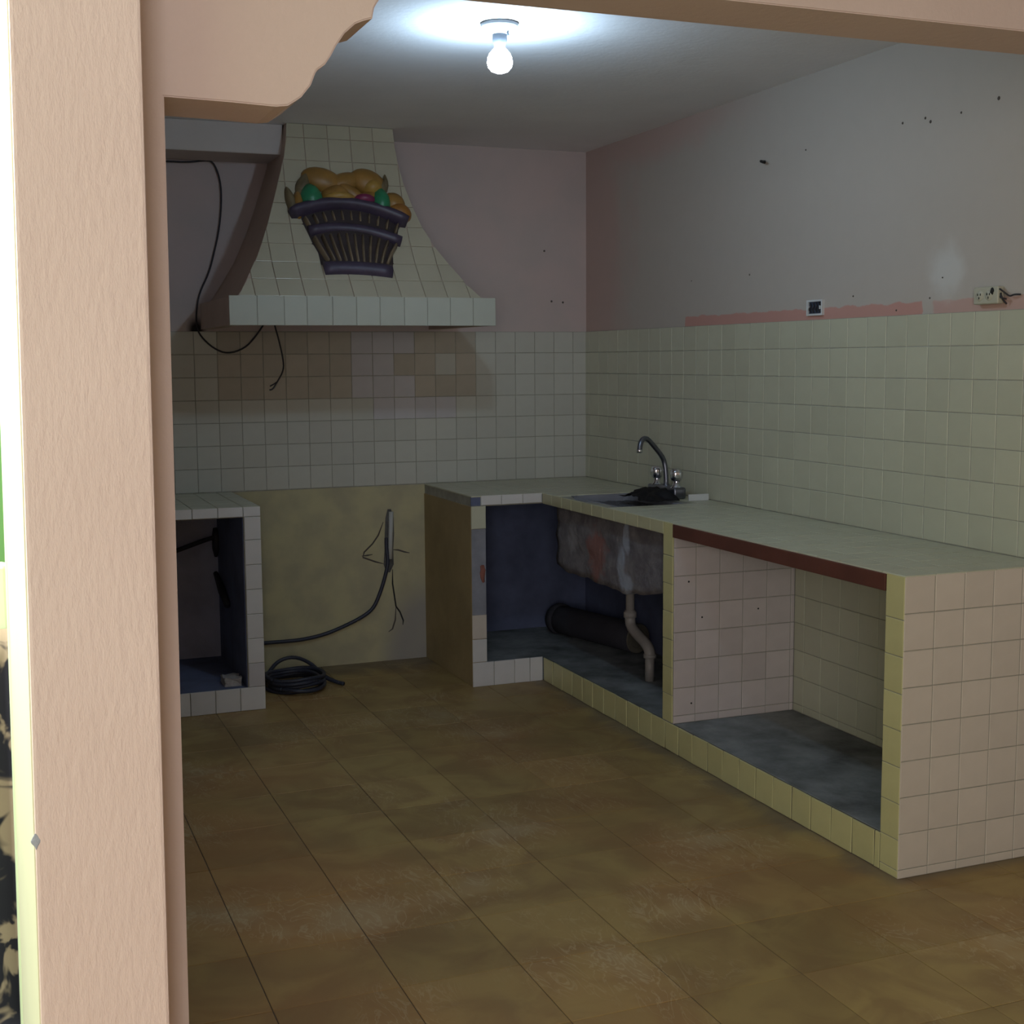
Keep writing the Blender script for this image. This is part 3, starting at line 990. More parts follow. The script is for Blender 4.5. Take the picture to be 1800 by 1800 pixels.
# ------------------------------------------------------------------ left base unit
lc = thing('masonry_cabinet', (-2.3, -0.4, 0), 'white tiled masonry base cabinet with one dark open bay beside the column', 'cabinet')
LX = -1.90
boxobj('side_panel', (-1.975, LX, -D2 + 0.006, -0.003, 0.0, 0.862), M['panel_yellow'], lc, 0.002)
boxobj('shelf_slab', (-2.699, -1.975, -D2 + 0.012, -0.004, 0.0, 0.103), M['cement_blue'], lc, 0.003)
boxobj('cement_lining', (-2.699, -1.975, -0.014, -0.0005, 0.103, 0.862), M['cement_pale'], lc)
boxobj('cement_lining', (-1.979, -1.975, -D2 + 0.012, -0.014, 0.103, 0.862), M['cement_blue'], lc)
boxobj('kerb', (-2.699, -1.975, -D2 + 0.006, -D2 + 0.012, 0.0, 0.103), M['grout'], lc)
lay(lc, (0, -D2 + 0.006, 0), (1, 0, 0), (0, 0, 1), [-2.699, -2.665, -2.556, -2.447, -2.338, -2.229, -2.120, -2.011, LX], [0.0, 0.105], 'tile_white', jit=1.0)
lay(lc, (0, -D2 + 0.006, 0), (1, 0, 0), (0, 0, 1), [-1.973, LX], [0.105, 0.212, 0.322, 0.432, 0.542, 0.652, 0.762, 0.864], 'tile_white', jit=0.8,
    pick=lambda i, j, a, b: 'tile_grey' if j == 0 else None)
boxobj('grout_bed', (-1.974, LX - 0.002, -D2 + 0.003, -D2 + 0.0065, 0.0, 0.9), M['grout'], lc)
boxobj('slab', (-2.699, LX - 0.002, -D2 + 0.006, -0.004, 0.862, 0.9025), M['grout'], lc)
lay(lc, (0, -D2 + 0.006, 0), (1, 0, 0), (0, 0, 1), [-2.699, -2.63, -2.525, -2.414, -2.305, -2.195, -2.085, -1.976, LX], [0.864, 0.9085], 'tile_white', jit=0.8)
lay(lc, (0, 0, 0.9025), (1, 0, 0), (0, 1, 0), [-2.699, -2.63, -2.525, -2.414, -2.305, -2.195, -2.085, -1.976, LX], [-0.715, -0.605, -0.495, -0.385, -0.275, -0.165, -0.055, -0.007], 'tile', jit=0.25)

bm = bmesh.new()
for v in bbox(bm, -2.07, -1.995, -0.66, -0.56, 0.103, 0.140):
    pass
bmesh.ops.subdivide_edges(bm, edges=bm.edges[:], cuts=3, use_grid_fill=True)
for v in bm.verts:
    if v.co.z > 0.105:
        v.co += Vector((0.008, 0.008, 0.008)) * noise.noise(v.co * 45)
tag(obj('rubble_block', bm, M['foam']), 'small chipped greyish block lying in the open bay of the left cabinet', 'block')
bm = bmesh.new()
tube(bm, [(-2.40, -0.03, 0.58), (-2.28, -0.045, 0.61), (-2.16, -0.05, 0.647), (-2.06, -0.05, 0.680), (-1.99, -0.045, 0.698)], 0.011, 8, 2)
tube(bm, [(-1.992, -0.036, 0.74), (-1.990, -0.045, 0.70), (-1.990, -0.045, 0.64), (-1.992, -0.036, 0.60)], [0.010, 0.020, 0.020, 0.008], 8)
tag(obj('cabinet_cable', bm, M['black_wire'], shade=True), 'black cable stub slanting across the back inside the left cabinet', 'cable')
bm = bmesh.new()
tube(bm, [(-1.998, -0.05, 0.52), (-1.995, -0.20, 0.46), (-1.992, -0.33, 0.41)], [0.012, 0.020, 0.016], 8)
tag(obj('pipe_stub', bm, M['black_plastic'], shade=True), 'short dark pipe slanting down inside the left cabinet', 'pipe')

# ------------------------------------------------------------------ range hood
HP = [(1.812, -0.790), (1.850, -0.752), (1.895, -0.708), (1.94, -0.664), (1.985, -0.625), (2.03, -0.590), (2.08, -0.558), (2.14, -0.520), (2.20, -0.488), (2.28, -0.450), (2.37, -0.417), (2.46, -0.390), (2.54, -0.369), (2.615, -0.352)]
HL = [(1.812, -1.985), (1.823, -1.980), (1.844, -1.958), (1.92, -1.910), (1.996, -1.862), (2.07, -1.826), (2.153, -1.790), (2.273, -1.746), (2.391, -1.707), (2.458, -1.686), (2.54, -1.670), (2.615, -1.662)]
HR = [(1.812, -0.880), (1.865, -0.929), (1.961, -0.982), (2.041, -1.028), (2.149, -1.076), (2.27, -1.112), (2.39, -1.140), (2.50, -1.155), (2.615, -1.161)]


def interp(tab, z):
    if z <= tab[0][0]:
        return tab[0][1]
    for (a, va), (b, vb) in zip(tab[:-1], tab[1:]):
        if z <= b:
            return va + (vb - va) * (z - a) / (b - a)
    return tab[-1][1]


def hood_n(z):
    dy = interp(HP, z + 0.02) - interp(HP, z - 0.02)
    return Vector((0, -0.04, dy)).normalized() if True else None


def hood_p(x, z, off=0.0):
    return Vector((x, interp(HP, z), z)) + hood_n(max(1.84, min(2.59, z))) * off


hood = thing('range_hood', (-1.42, -0.4, 1.69), 'flared cream tiled masonry range hood on the back wall under the ceiling', 'range hood')
bm = bmesh.new()
zs = [1.812 + (2.614 - 1.812) * k / 26 for k in range(27)]
rowsv = []
for z in zs:
    xl, xr = interp(HL, z), interp(HR, z)
    yb = -0.003
    rowsv.append([bm.verts.new((xl, yb, z))] + [bm.verts.new((xl + (xr - xl) * k / 8, interp(HP, z), z)) for k in range(9)] + [bm.verts.new((xr, yb, z))])
for A, B in zip(rowsv[:-1], rowsv[1:]):
    for k in range(10):
        bm.faces.new((A[k], A[k + 1], B[k + 1], B[k]))
obj('hood_body', bm, M['hood_side'], hood, label='brownish pink plastered flanks of the hood')
bm = bmesh.new()       # lip: a hollow tray of four sides and a top
bbox(bm, -2.022, -0.822, -0.794, -0.740, 1.692, 1.806)
bbox(bm, -2.022, -1.962, -0.740, -0.004, 1.692, 1.806)
bbox(bm, -0.882, -0.822, -0.740, -0.004, 1.692, 1.806)
bbox(bm, -2.022, -0.822, -0.794, -0.004, 1.806, 1.812)
obj('hood_lip', bm, M['hood_side'], hood, label='boxed lower lip, tan plaster at the side')
boxobj('hood_soffit', (-1.962, -0.882, -0.738, -0.005, 1.735, 1.742), M['soot'], hood, label='dark underside of the hood')
lipx = [-2.024, -1.905, -1.789, -1.690, -1.578, -1.471, -1.365, -1.253, -1.146, -1.039, -0.930, -0.820]
lay(hood, (0, -0.794, 0), (1, 0, 0), (0, 0, 1), lipx, [1.689, 1.8165], 'tile_lip', jit=0.5)
boxobj('grout_bed', (-2.021, -0.823, -0.7975, -0.794, 1.692, 1.814), M['grout'], hood)

# tiles over the flared front: rows follow the arc, outer tiles are cut to the curve
arc = [(1.812, 0.0)]
s, zc = 0.0, 1.812
while zc < 2.612:
    z2 = min(zc + 0.002, 2.614)
    s += math.hypot(z2 - zc, interp(HP, z2) - interp(HP, zc))
    arc.append((z2, s))
    zc = z2


def z_at(sv):
    for (z0, s0), (z1, s1) in zip(arc[:-1], arc[1:]):
        if sv <= s1:
            return z0 + (z1 - z0) * (sv - s0) / (s1 - s0)
    return arc[-1][0]


def clip(poly, a, b):
    """keep the part of the 2-D polygon left of the line a->b"""
    out = []
    def side(p):
        return (b[0] - a[0]) * (p[1] - a[1]) - (b[1] - a[1]) * (p[0] - a[0])
    for i in range(len(poly)):
        p, q = poly[i], poly[(i + 1) % len(poly)]
        sp_, sq = side(p), side(q)
        if sp_ >= 0:
            out.append(p)
        if sp_ * sq < 0:
            k = sp_ / (sp_ - sq)
            out.append((p[0] + (q[0] - p[0]) * k, p[1] + (q[1] - p[1]) * k))
    return out


ncol = [-1.9095, -1.8056, -1.694, -1.5875, -1.478, -1.3705, -1.263, -1.1507, -1.047, -0.940]
ncol = [-2.02] + ncol + [-0.83]
STOT = arc[-1][1]
srow = [0.0] + [0.108 * k for k in range(1, int(STOT / 0.108) + 1)] + [STOT]
for j in range(len(srow) - 1):
    s0, s1 = srow[j] + 0.0015, srow[j + 1] - 0.0015
    if s1 - s0 < 0.01:
        continue
    z0, z1 = z_at(s0), z_at(s1)
    for x0, x1 in zip(ncol[:-1], ncol[1:]):
        poly = [(x0 + 0.0015, z0), (x1 - 0.0015, z0), (x1 - 0.0015, z1), (x0 + 0.0015, z1)]
        zm = (z0 + z1) / 2
        for za, zb in ((z0, zm), (zm, z1)):
            poly = clip(poly, (interp(HL, zb), zb), (interp(HL, za), za))
            if poly:
                poly = clip(poly, (interp(HR, za), za), (interp(HR, zb), zb))
            if not poly:
                break
        if not poly or len(poly) < 3:
            continue
        ar = 0.5 * abs(sum(poly[i][0] * poly[(i + 1) % len(poly)][1] - poly[(i + 1) % len(poly)][0] * poly[i][1] for i in range(len(poly))))
        if ar < 0.0006:
            continue
        bm = bmesh.new()
        o1 = 0.005 + random.uniform(-0.0004, 0.0004)
        cx = sum(p[0] for p in poly) / len(poly)
        cz = sum(p[1] for p in poly) / len(poly)
        lo = [bm.verts.new(hood_p(x, z, 0.0)) for x, z in poly]
        mi = [bm.verts.new(hood_p(x, z, o1 - 0.0012)) for x, z in poly]
        hi = [bm.verts.new(hood_p(x + (cx - x) * 0.03, z + (cz - z) * 0.03, o1)) for x, z in poly]
        m_ = len(poly)
        for A, B in ((lo, mi), (mi, hi)):
            for k in range(m_):
                bm.faces.new((A[k], A[(k + 1) % m_], B[(k + 1) % m_], B[k]))
        bm.faces.new(hi)
        obj('tile', bm, M['tile_hood'], hood)

# ------------------------------------------------------------------ fruit basket relief on the hood
fb = thing('fruit_basket_relief', (-1.42, -0.55, 1.92), 'painted relief of a purple basket heaped with fruit fixed on the hood', 'wall relief')
BO = 0.012


def strip(name, ctr, hw, depth, mat, label=None, seg=10):
    """rounded band along (x, z) points lying on the hood surface"""
    b = bmesh.new()
    L = []
    for i, (x, z) in enumerate(ctr):
        x2, z2 = ctr[min(i + 1, len(ctr) - 1)]
        x1, z1 = ctr[max(i - 1, 0)]
        d = Vector((x2 - x1, z2 - z1)).normalized()
        s_ = Vector((-d.y, d.x))
        h = hw[i] if isinstance(hw, (list, tuple)) else hw
        row = []
        for k in range(seg + 1):
            a = math.pi * k / seg
            q = s_ * (math.cos(a) * h)
            row.append(b.verts.new(hood_p(x + q.x, z + q.y, 0.004 + depth * math.sin(a))))
        L.append(row)
    for A, B in zip(L[:-1], L[1:]):
        for k in range(seg):
            b.faces.new((A[k], A[k + 1], B[k + 1], B[k]))
    for e in (L[0], L[-1]):
        b.faces.new(e)
    return obj(name, b, mat, fb, True, label)


def fruit(name, x, z, rx, rz, depth, mat, rot=0.0, point=0.0, label=None):
    b = bmesh.new()
    vs = bmesh.ops.create_uvsphere(b, u_segments=16, v_segments=11, radius=1.0)['verts']
    for v in vs:
        u, w, d = v.co.x, v.co.z, v.co.y
        if point and w > 0:
            u *= 1 - point * w
        u, w = u * rx, w * rz
        u, w = u * math.cos(rot) - w * math.sin(rot), u * math.sin(rot) + w * math.cos(rot)
        v.co = hood_p(x + u, z + w, 0.006 - d * depth * (1 if d < 0 else 0.3) + 0.0)
    return obj(name, b, mat, fb, True, label)


# basket body (dark tapered back), rim, middle band, foot
b = bmesh.new()
L = []
for k in range(9):
    t_ = k / 8
    z = 1.945 + t_ * (2.235 - 1.945)
    wl_, wr_ = -1.585 - 0.075 * t_ ** 1.2, -1.262 + 0.100 * t_ ** 1.1
    L.append([b.verts.new(hood_p(wl_ + (wr_ - wl_) * i / 10, z - 0.03 * t_ * (2 * i / 10 - 1) ** 2 - 0.010 * (i / 10), 0.004 + 0.022 * math.sin(math.pi * i / 10) ** 0.6)) for i in range(11)])
for A, B in zip(L[:-1], L[1:]):
    for i in range(10):
        b.faces.new((A[i], A[i + 1], B[i + 1], B[i]))
obj('basket_back', b, M['basket_back'], fb, True)


def bow(x0, x1, z0, z1, sag, n_=13):
    return [(x0 + (x1 - x0) * k / (n_ - 1), z0 + (z1 - z0) * k / (n_ - 1) + sag * (1 - (2 * k / (n_ - 1) - 1) ** 2)) for k in range(n_)]


strip('basket_rim', bow(-1.690, -1.150, 2.185, 2.160, 0.062, 17), [0.018] + [0.030] * 15 + [0.022], 0.058, M['basket_purple'])
strip('basket_band', bow(-1.615, -1.195, 2.108, 2.070, 0.034, 13), 0.024, 0.034, M['basket_purple'])
strip('basket_foot', bow(-1.582, -1.275, 1.935, 1.925, 0.008, 9), 0.026, 0.036, M['basket_purple'])
for k in range(11):      # short slats between rim and band
    t_ = k / 10
    x = -1.628 + t_ * 0.430
    z = 2.165 - 0.02 * t_ + 0.042 * (1 - (2 * t_ - 1) ** 2)
    strip('slat', [(x, z), (x + 0.010 * (1 - 2 * t_), z - 0.018), (x + 0.018 * (1 - 2 * t_), z - 0.040)], [0.006, 0.008, 0.006], 0.034, M['basket_slat'], seg=6)
for k in range(11):      # long slats between band and foot
    t_ = k / 10
    xt, xb = -1.598 + t_ * 0.372, -1.556 + t_ * 0.268
    zt = 2.072 - 0.025 * t_ + 0.028 * (1 - (2 * t_ - 1) ** 2)
    strip('slat', [(xt, zt), (xt + (xb - xt) * 0.5, (zt + 1.965) / 2), (xb, 1.962 - 0.006 * t_)], [0.009, 0.0085, 0.007], 0.034, M['basket_slat'], seg=6)
# heap of fruit
fruit('fruit', -1.520, 2.352, 0.100, 0.056, 0.045, M['orange_fruit'], -0.25, label='ochre fruit')
fruit('fruit', -1.420, 2.345, 0.085, 0.045, 0.040, M['orange_fruit'], 0.3)
fruit('fruit', -1.308, 2.350, 0.088, 0.060, 0.050, M['orange_fruit'], -0.35)
fruit('fruit', -1.292, 2.318, 0.050, 0.042, 0.062, M['yellow_fruit'], 0.2, label='yellow fruit')
fruit('fruit', -1.400, 2.290, 0.080, 0.036, 0.050, M['orange_fruit'], -0.55)
fruit('fruit', -1.462, 2.272, 0.078, 0.058, 0.056, M['orange_fruit'], 0.1)
fruit('fruit', -1.455, 2.258, 0.082, 0.028, 0.066, M['yellow_fruit'], 0.0)
fruit('fruit', -1.322, 2.262, 0.070, 0.040, 0.048, M['orange_fruit'], 0.4)
fruit('fruit', -1.586, 2.262, 0.056, 0.066, 0.066, M['green_fruit'], 0.1, 0.2, label='green pear-shaped fruit')
fruit('fruit', -1.262, 2.252, 0.048, 0.070, 0.068, M['green_fruit'], 0.0, 0.2, label='green pear-shaped fruit')
fruit('fruit', -1.340, 2.252, 0.060, 0.030, 0.066, M['magenta_fruit'], -0.05, label='magenta fruit')
fruit('fruit', -1.196, 2.255, 0.055, 0.048, 0.045, M['orange_fruit'], -0.5)
fruit('fruit', -1.176, 2.208, 0.058, 0.042, 0.052, M['deep_orange'], -0.3, label='orange fruit')
fruit('leaf', -1.612, 2.325, 0.034, 0.072, 0.034, M['brown_leaf'], -0.35, 0.7)
fruit('leaf', -1.560, 2.372, 0.050, 0.022, 0.025, M['brown_leaf'], 0.3, 0.3)
fruit('leaf', -1.678, 2.248, 0.024, 0.068, 0.034, M['brown_leaf'], 0.20, 0.3)
fruit('leaf', -1.646, 2.232, 0.026, 0.066, 0.040, M['orange_fruit'], -0.05, 0.3)
fruit('leaf', -1.632, 2.272, 0.030, 0.064, 0.030, M['brown_leaf'], -0.25, 0.5)
fruit('leaf', -1.252, 2.330, 0.038, 0.040, 0.036, M['brown_leaf'], 0.1, 0.4)
fruit('leaf', -1.228, 2.346, 0.018, 0.046, 0.034, M['brown_leaf'], -0.1, 0.7)
fruit('leaf', -1.312, 2.276, 0.030, 0.030, 0.040, M['brown_leaf'], 0.5, 0.3)

# ------------------------------------------------------------------ ceiling lamp
lamp = thing('ceiling_lamp', (-1.40, -2.366, H), 'bare lit bulb in a porcelain holder on the kitchen ceiling', 'lamp')
bm = bmesh.new()
lathe(bm, [(0.0, 0.0), (0.060, 0.0), (0.061, -0.010), (0.056, -0.014), (0.046, -0.024), (0.030, -0.034), (0.022, -0.036)], (-1.40, -2.366, H), seg=32)
obj('lamp_base', bm, M['lamp_white'], lamp, True)
bm = bmesh.new()
lathe(bm, [(0.024, -0.030), (0.024, -0.052), (0.021, -0.062), (0.016, -0.074), (0.0, -0.074)], (-1.40, -2.366, H), seg=24)
obj('lamp_socket', bm, M['lamp_grey'], lamp, True)
bm = bmesh.new()
lathe(bm, [(0.014, -0.072), (0.020, -0.080), (0.033, -0.094), (0.040, -0.110), (0.0415, -0.124), (0.038, -0.138), (0.027, -0.150), (0.012, -0.156), (0.0, -0.157)], (-1.40, -2.366, H), seg=24)
obj('bulb', bm, M['bulb'], lamp, True, label='glowing white bulb')
bm = bmesh.new()
tube(bm, [(-1.385, -2.395, H - 0.028), (-1.383, -2.400, H - 0.045)], 0.004, 6)
obj('pull_switch', bm, M['lamp_grey'], lamp)

# ------------------------------------------------------------------ faucet and things on the worktop
fc = thing('kitchen_faucet', (-0.12, -1.13, 0.909), 'two-handled chrome faucet with a swan spout standing behind the sink hole', 'faucet')
bm = bmesh.new()
bbox(bm, -0.152, -0.088, -1.262, -1.000, 0.909, 0.962)
bevel_all(bm, 0.014, 3)
obj('faucet_body', bm, M['dull_metal'], fc, True, label='dark tarnished faucet body')
for y in (-1.040, -1.226):
    bm = bmesh.new()
    lathe(bm, [(0.030, 0.946), (0.028, 0.960), (0.017, 0.968), (0.015, 0.988), (0.0, 0.989)], (-0.12, y, 0), seg=18)
    obj('valve', bm, M['chrome'], fc, True)
    bm = bmesh.new()
    pr = []
    for k in range(40):
        pass
    lathe(bm, [(0.014, 0.986), (0.022, 0.992), (0.027, 1.004), (0.028, 1.024), (0.025, 1.038), (0.012, 1.045), (0.0, 1.046)], (-0.12, y, 0), seg=20)
    for i, v in enumerate(bm.verts):
        d = Vector((v.co.x + 0.12, v.co.y - y, 0))
        if d.length > 0.012:
            a = math.atan2(d.y, d.x)
            f_ = 1 + 0.08 * math.cos(a * 5)
            v.co.x, v.co.y = -0.12 + d.x * f_, y + d.y * f_
    obj('handle', bm, M['chrome'], fc, True)
bm = bmesh.new()
lathe(bm, [(0.018, 0.945), (0.016, 0.965), (0.012, 0.972), (0.012, 0.99)], (-0.12, -1.128, 0), seg=16)
tube(bm, [(-0.12, -1.128, 0.96), (-0.12, -1.126, 1.02), (-0.125, -1.116, 1.075), (-0.150, -1.128, 1.105), (-0.190, -1.146, 1.14), (-0.230, -1.162, 1.176), (-0.258, -1.175, 1.184), (-0.277, -1.182, 1.170), (-0.286, -1.188, 1.146), (-0.289, -1.190, 1.126)], 0.0115, 12, 2)
obj('spout', bm, M['dull_metal'], fc, True, label='tarnished bent spout')
bm = bmesh.new()
lathe(bm, [(0.0125, 1.134), (0.0135, 1.130), (0.0135, 1.120), (0.009, 1.119)], (-0.2888, -1.1898, 0), seg=14)
obj('nozzle', bm, M['chrome'], fc, True)

bm = bmesh.new()      # crumpled black plastic drooping from the faucet into the hole
gx, gy = 14, 20
V = []
for i in range(gx + 1):
    row = []
    for j in range(gy + 1):
        x = -0.305 + 0.140 * i / gx
        y = -1.33 + 0.34 * j / gy
        n_ = noise.noise(Vector((x * 16, y * 13, 0.3)))
        n2_ = noise.noise(Vector((x * 45, y * 40, 5.3)))
        e = max(0, abs(2 * j / gy - 1) - 0.35) + max(0, 0.45 - i / gx)
        z = 0.948 + 0.016 * n_ + 0.010 * n2_ - 0.065 * e
        z = max(z, 0.9105 + 0.002 * (n2_ + 1))
        row.append(bm.verts.new((x + 0.035 * noise.noise(Vector((0, y * 14, 2))), y + 0.03 * noise.noise(Vector((x * 20, 1, 2))), z)))
    V.append(row)
for i in range(gx):
    for j in range(gy):
        bm.faces.new((V[i][j], V[i + 1][j], V[i + 1][j + 1], V[i][j + 1]))
bmesh.ops.solidify(bm, geom=bm.faces[:], thickness=0.004)
tag(obj('plastic_sheet', bm, M['black_plastic'], shade=True), 'crumpled black plastic bunched under the faucet at the sink hole', 'plastic sheet')
bm = bmesh.new()
bbox(bm, -0.122, -0.022, -1.345, -1.337, 0.909, 0.938)
bevel_all(bm, 0.0015)
tag(obj('tile_offcut', bm, M['plate_white']), 'pale tile offcut standing on edge on the worktop right of the faucet', 'tile')

# ------------------------------------------------------------------ plumbing in the sink bay
dp = thing('drain_pipe', (-0.3, -1.2, 0.108), 'dirty white plastic drain pipe bending down from the sink into the bay floor', 'pipe')
bm = bmesh.new()
tube(bm, [(-0.30, -1.124, 0.60), (-0.30, -1.124, 0.37)], 0.020, 14)
obj('pipe', bm, M['pvc'], dp, True)
bm = bmesh.new()
tube(bm, [(-0.30, -1.124, 0.395), (-0.30, -1.124, 0.335), (-0.30, -1.150, 0.312), (-0.30, -1.215, 0.290), (-0.30, -1.285, 0.270), (-0.30, -1.318, 0.245), (-0.30, -1.320, 0.215)], 0.0245, 14, 1)
obj('elbow', bm, M['pvc'], dp, True)
bm = bmesh.new()
lathe(bm, [(0.020, 0.36), (0.030, 0.362), (0.030, 0.388), (0.020, 0.390)], (-0.30, -1.124, 0), seg=18)
lathe(bm, [(0.020, 0.212), (0.029, 0.214), (0.029, 0.230), (0.020, 0.232)], (-0.30, -1.320, 0), seg=18)
obj('collar', bm, M['pvc'], dp, True)
bm = bmesh.new()
tube(bm, [(-0.30, -1.320, 0.22), (-0.30, -1.318, 0.108)], 0.021, 14)
obj('pipe', bm, M['pvc'], dp, True)

rl = thing('clay_pipe_roll', (-0.15, -0.45, 0.108), 'thick dark tube lying on the floor of the sink bay behind the drain pipe', 'tube')
A, B = Vector((-0.250, -0.16, 0.182)), Vector((-0.095, -0.80, 0.182))
bm = bmesh.new()
tube(bm, [A, A.lerp(B, 0.25), A.lerp(B, 0.5), A.lerp(B, 0.75), B], 0.074, 24)
obj('tube', bm, M['roll'], rl, True)
d = (B - A).normalized()
for c, s_ in ((A, -1), (B, 1)):
    bm = bmesh.new()
    lathe(bm, [(0.0, 0.002), (0.045, 0.002), (0.048, 0.006), (0.070, 0.006), (0.073, 0.0)], c, d * s_, 24)
    obj('end_cap', bm, M['roll_end'], rl, label='tan end of the tube' if s_ > 0 else None)
bm = bmesh.new()
lathe(bm, [(0.0745, -0.02), (0.082, -0.018), (0.082, 0.018), (0.0745, 0.02)], A + d * 0.035, d, 24)
obj('collar', bm, M['roll'], rl, True)

# ------------------------------------------------------------------ wiring
bm = bmesh.new()
tube(bm, [(-2.62, -0.012, 2.45), (-2.40, -0.012, 2.462), (-2.15, -0.012, 2.468), (-2.059, -0.012, 2.467), (-1.974, -0.012, 2.481), (-1.94, -0.012, 2.475), (-1.913, -0.012, 2.408), (-1.905, -0.012, 2.316),
          (-1.92, -0.012, 2.17), (-1.954, -0.012, 2.036), (-1.978, -0.012, 1.955), (-2.026, -0.012, 1.861), (-2.042, -0.012, 1.781), (-2.045, -0.012, 1.709),
          (-2.028, -0.014, 1.66), (-1.968, -0.014, 1.601), (-1.902, -0.014, 1.574), (-1.819, -0.014, 1.600), (-1.768, -0.02, 1.655), (-1.734, -0.03, 1.705), (-1.72, -0.05, 1.730)], 0.0042, 7, 2)
tag(obj('electric_wire', bm, M['black_wire'], shade=True), 'long black wire running down the back wall and looping under the hood', 'wire')
bm = bmesh.new()
tube(bm, [(-1.735, -0.30, 1.733), (-1.729, -0.30, 1.702), (-1.713, -0.30, 1.642), (-1.694, -0.30, 1.55), (-1.692, -0.30, 1.497), (-1.723, -0.30, 1.444), (-1.746, -0.30, 1.408), (-1.762, -0.30, 1.405)], 0.0038, 7, 2)
tube(bm, [(-1.723, -0.30, 1.444), (-1.740, -0.297, 1.432), (-1.758, -0.294, 1.422)], 0.003, 6)
tag(obj('wire_end', bm, M['black_wire'], shade=True), 'short black wire end dangling free under the hood', 'wire')

bm = bmesh.new()
tube(bm, [(-1.100, -0.012, 0.772), (-1.102, -0.012, 0.70), (-1.106, -0.012, 0.62), (-1.110, -0.012, 0.53)], 0.012, 12)
tag(obj('conduit_pipe', bm, M['conduit'], shade=True), 'grey conduit stub set upright in a chiselled slot of the yellow wall', 'pipe')
bm = bmesh.new()
tube(bm, [(-1.128, -0.014, 0.64), (-1.129, -0.014, 0.60), (-1.124, -0.016, 0.55), (-1.122, -0.018, 0.507), (-1.145, -0.018, 0.42), (-1.177, -0.018, 0.334), (-1.208, -0.018, 0.277), (-1.268, -0.018, 0.238), (-1.358, -0.018, 0.201),
          (-1.462, -0.018, 0.166), (-1.579, -0.018, 0.149), (-1.68, -0.018, 0.149), (-1.80, -0.018, 0.150), (-1.897, -0.018, 0.15)], 0.0095, 8, 2)
tag(obj('power_cable', bm, M['blue_cable'], shade=True), 'thick dark cable curving along the yellow wall from the conduit to the left cabinet', 'cable')

bm = bmesh.new()
rnd = random.Random(5)
for k in range(5):
    cx, cy = -1.705 + rnd.uniform(-0.02, 0.02), -0.36 + rnd.uniform(-0.03, 0.03)
    rx, ry_ = 0.135 + rnd.uniform(-0.02, 0.01), 0.155 + rnd.uniform(-0.03, 0.02)
    z = 0.011 + 0.013 * k
    ph = rnd.uniform(0, 6)
    pts = [(cx + rx * math.cos(ph + a * math.pi / 10), cy + ry_ * math.sin(ph + a * math.pi / 10), z + 0.004 * math.sin(3 * a * math.pi / 10 + k)) for a in range(0, 21)]
    tube(bm, pts, 0.0095, 8, 1)
tube(bm, [(-1.80, -0.26, 0.05), (-1.74, -0.20, 0.095), (-1.66, -0.20, 0.112), (-1.59, -0.26, 0.085), (-1.55, -0.33, 0.035), (-1.50, -0.40, 0.012), (-1.475, -0.44, 0.011)], 0.0095, 8, 2)
tube(bm, [(-1.62, -0.24, 0.06), (-1.575, -0.29, 0.045), (-1.535, -0.36, 0.022), (-1.49, -0.42, 0.012)], 0.009, 8, 2)
tag(obj('coiled_cable', bm, M['blue_cable'], shade=True), 'coil of thick dark cable lying on the floor beside the left cabinet', 'cable')

# ------------------------------------------------------------------ electrical fittings on the right wall
jb = thing('junction_box', (0, -2.113, 1.729), 'open square junction box with a dark blue inside above the right wall tiles', 'junction box')
bm = bmesh.new()
y0, y1, z0, z1 = -2.166, -2.060, 1.698, 1.758
for d_ in ((y0, y1, z1 - 0.007, z1), (y0, y1, z0, z0 + 0.007), (y0, y0 + 0.009, z0 + 0.007, z1 - 0.007), (y1 - 0.009, y1, z0 + 0.007, z1 - 0.007)):
    bbox(bm, -0.010, 0.0, *d_)
obj('box_frame', bm, M['plate_white'], jb)
boxobj('box_back', (-0.003, -0.0005, y0 + 0.009, y1 - 0.009, z0 + 0.007, z1 - 0.007), M['box_blue'], jb)
bm = bmesh.new()
for k in range(4):
    yy = y0 + 0.022 + 0.020 * k
    tube(bm, [(-0.004, yy, z0 + 0.012), (-0.010, yy + 0.006, z0 + 0.024), (-0.008, yy - 0.005, z0 + 0.034), (-0.005, yy + 0.004, z1 - 0.012)], 0.003, 6, 1)
obj('box_wires', bm, M['black_wire'], jb, True)
for yy in (y0 + 0.012, y1 - 0.014):
    boxobj('box_lug', (-0.011, -0.003, yy, yy + 0.008, 1.722, 1.735), M['plate_white'], jb)

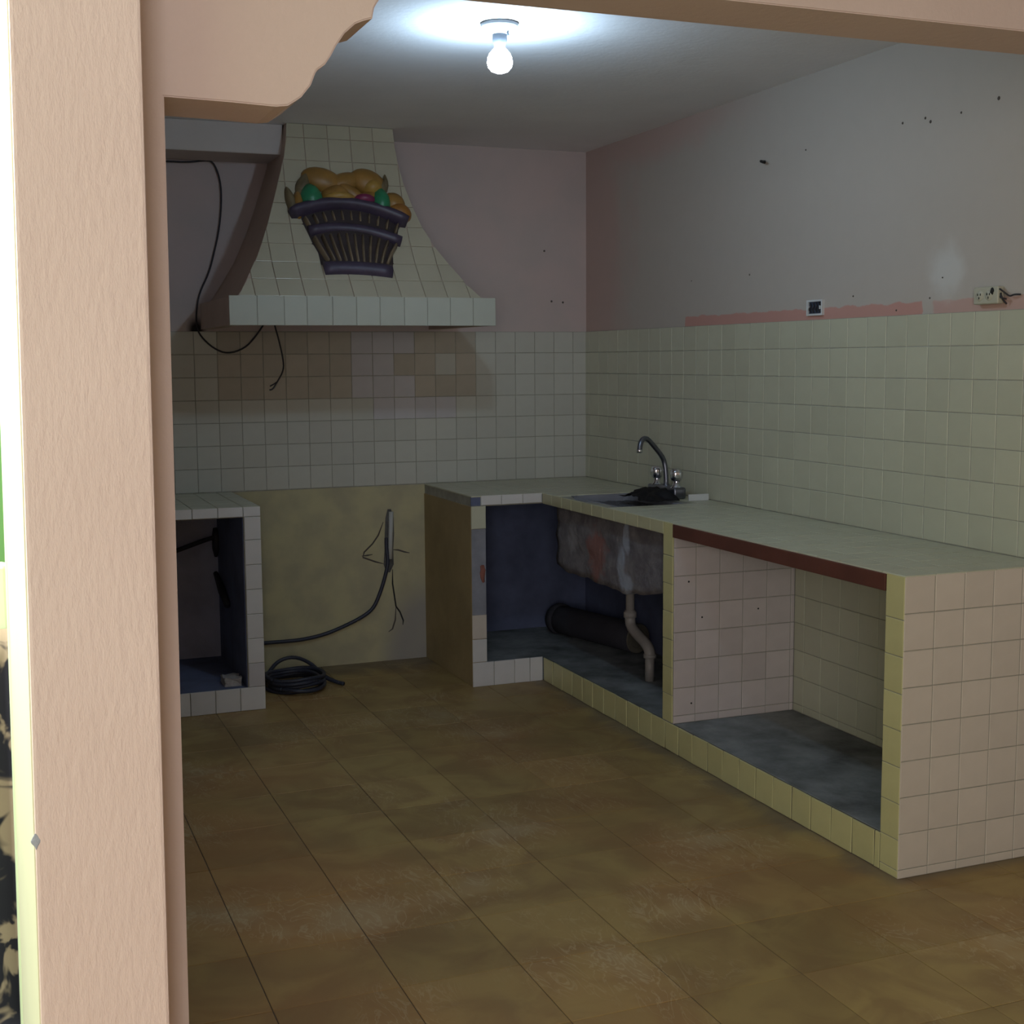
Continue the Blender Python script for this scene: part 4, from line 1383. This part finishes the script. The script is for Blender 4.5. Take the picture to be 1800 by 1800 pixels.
so = thing('wall_outlet', (0, -3.085, 1.730), 'old cream double socket with broken end and loose wires above the tiles', 'outlet')
bm = bmesh.new()
bbox(bm, -0.026, 0.0, -3.135, -3.022, 1.702, 1.757)
bevel_all(bm, 0.006, 3)
obj('cover_plate', bm, M['cream_plastic'], so)
for yc in (-3.052, -3.094):
    bm = bmesh.new()
    lathe(bm, [(0.0, 0.0285), (0.015, 0.0285), (0.017, 0.026)], (0, yc, 1.729), Vector((-1, 0, 0)), 16)
    sk = obj('socket', bm, M['cream_plastic'], so, True)
    for dy, dz in ((-0.006, 0.004), (0.006, 0.004), (0.0, -0.007)):
        bm = bmesh.new()
        bbox(bm, -0.0295, -0.0275, yc + dy - 0.0016, yc + dy + 0.0016, 1.729 + dz - 0.0035, 1.729 + dz + 0.0035)
        obj('slot', bm, M['black'], sk)
bm = bmesh.new()
for v in ellipsoid(bm, (-0.026, -3.108, 1.742), 0.004, 0.009, 0.012, None, 8, 6):
    v.co += Vector((0, 0.004, 0.004)) * noise.noise(v.co * 90)
obj('burn_mark', bm, M['black'], so, True)
bm = bmesh.new()
tube(bm, [(-0.012, -3.130, 1.745), (-0.030, -3.145, 1.748), (-0.022, -3.160, 1.735), (-0.012, -3.172, 1.722), (-0.014, -3.19, 1.728), (-0.004, -3.21, 1.727)], 0.0028, 6, 2)
tube(bm, [(-0.012, -3.132, 1.735), (-0.026, -3.148, 1.728), (-0.018, -3.150, 1.712), (-0.008, -3.155, 1.700)], 0.0028, 6, 2)
tube(bm, [(-0.012, -3.133, 1.728), (-0.024, -3.142, 1.72), (-0.014, -3.160, 1.715)], 0.0028, 6, 2)
obj('loose_wires', bm, M['black_wire'], so, True)

# ------------------------------------------------------------------ patio glimpse at the left edge
bm = bmesh.new()
bbox(bm, -3.46, -2.978, -3.42, -3.36, 0.93, 1.10)
bevel_all(bm, 0.008)
bbox(bm, -3.44, -3.40, -3.41, -3.37, 0.0, 0.94)
tag(obj('lime_railing', bm, M['lime_paint']), 'pale lime railing board in front of the green wall at the left edge', 'railing')
bm = bmesh.new()
V = []
for i in range(25):
    row = []
    for k in range(15):
        x = -3.38 + 0.40 * i / 24
        z = 0.03 + 0.93 * k / 14
        row.append(bm.verts.new((x - 0.004 * (1 - k / 14), -3.435 + 0.008 * math.sin(x * 40 + z * 2) - 0.012 * (1 - k / 14), z)))
    V.append(row)
for i in range(24):
    for k in range(14):
        bm.faces.new((V[i][k], V[i + 1][k], V[i + 1][k + 1], V[i][k + 1]))
bmesh.ops.solidify(bm, geom=bm.faces[:], thickness=0.008)
tag(obj('patterned_cloth', bm, M['blotch'], shade=True), 'black and beige blotched cloth hanging from the lime railing at the left edge', 'cloth')
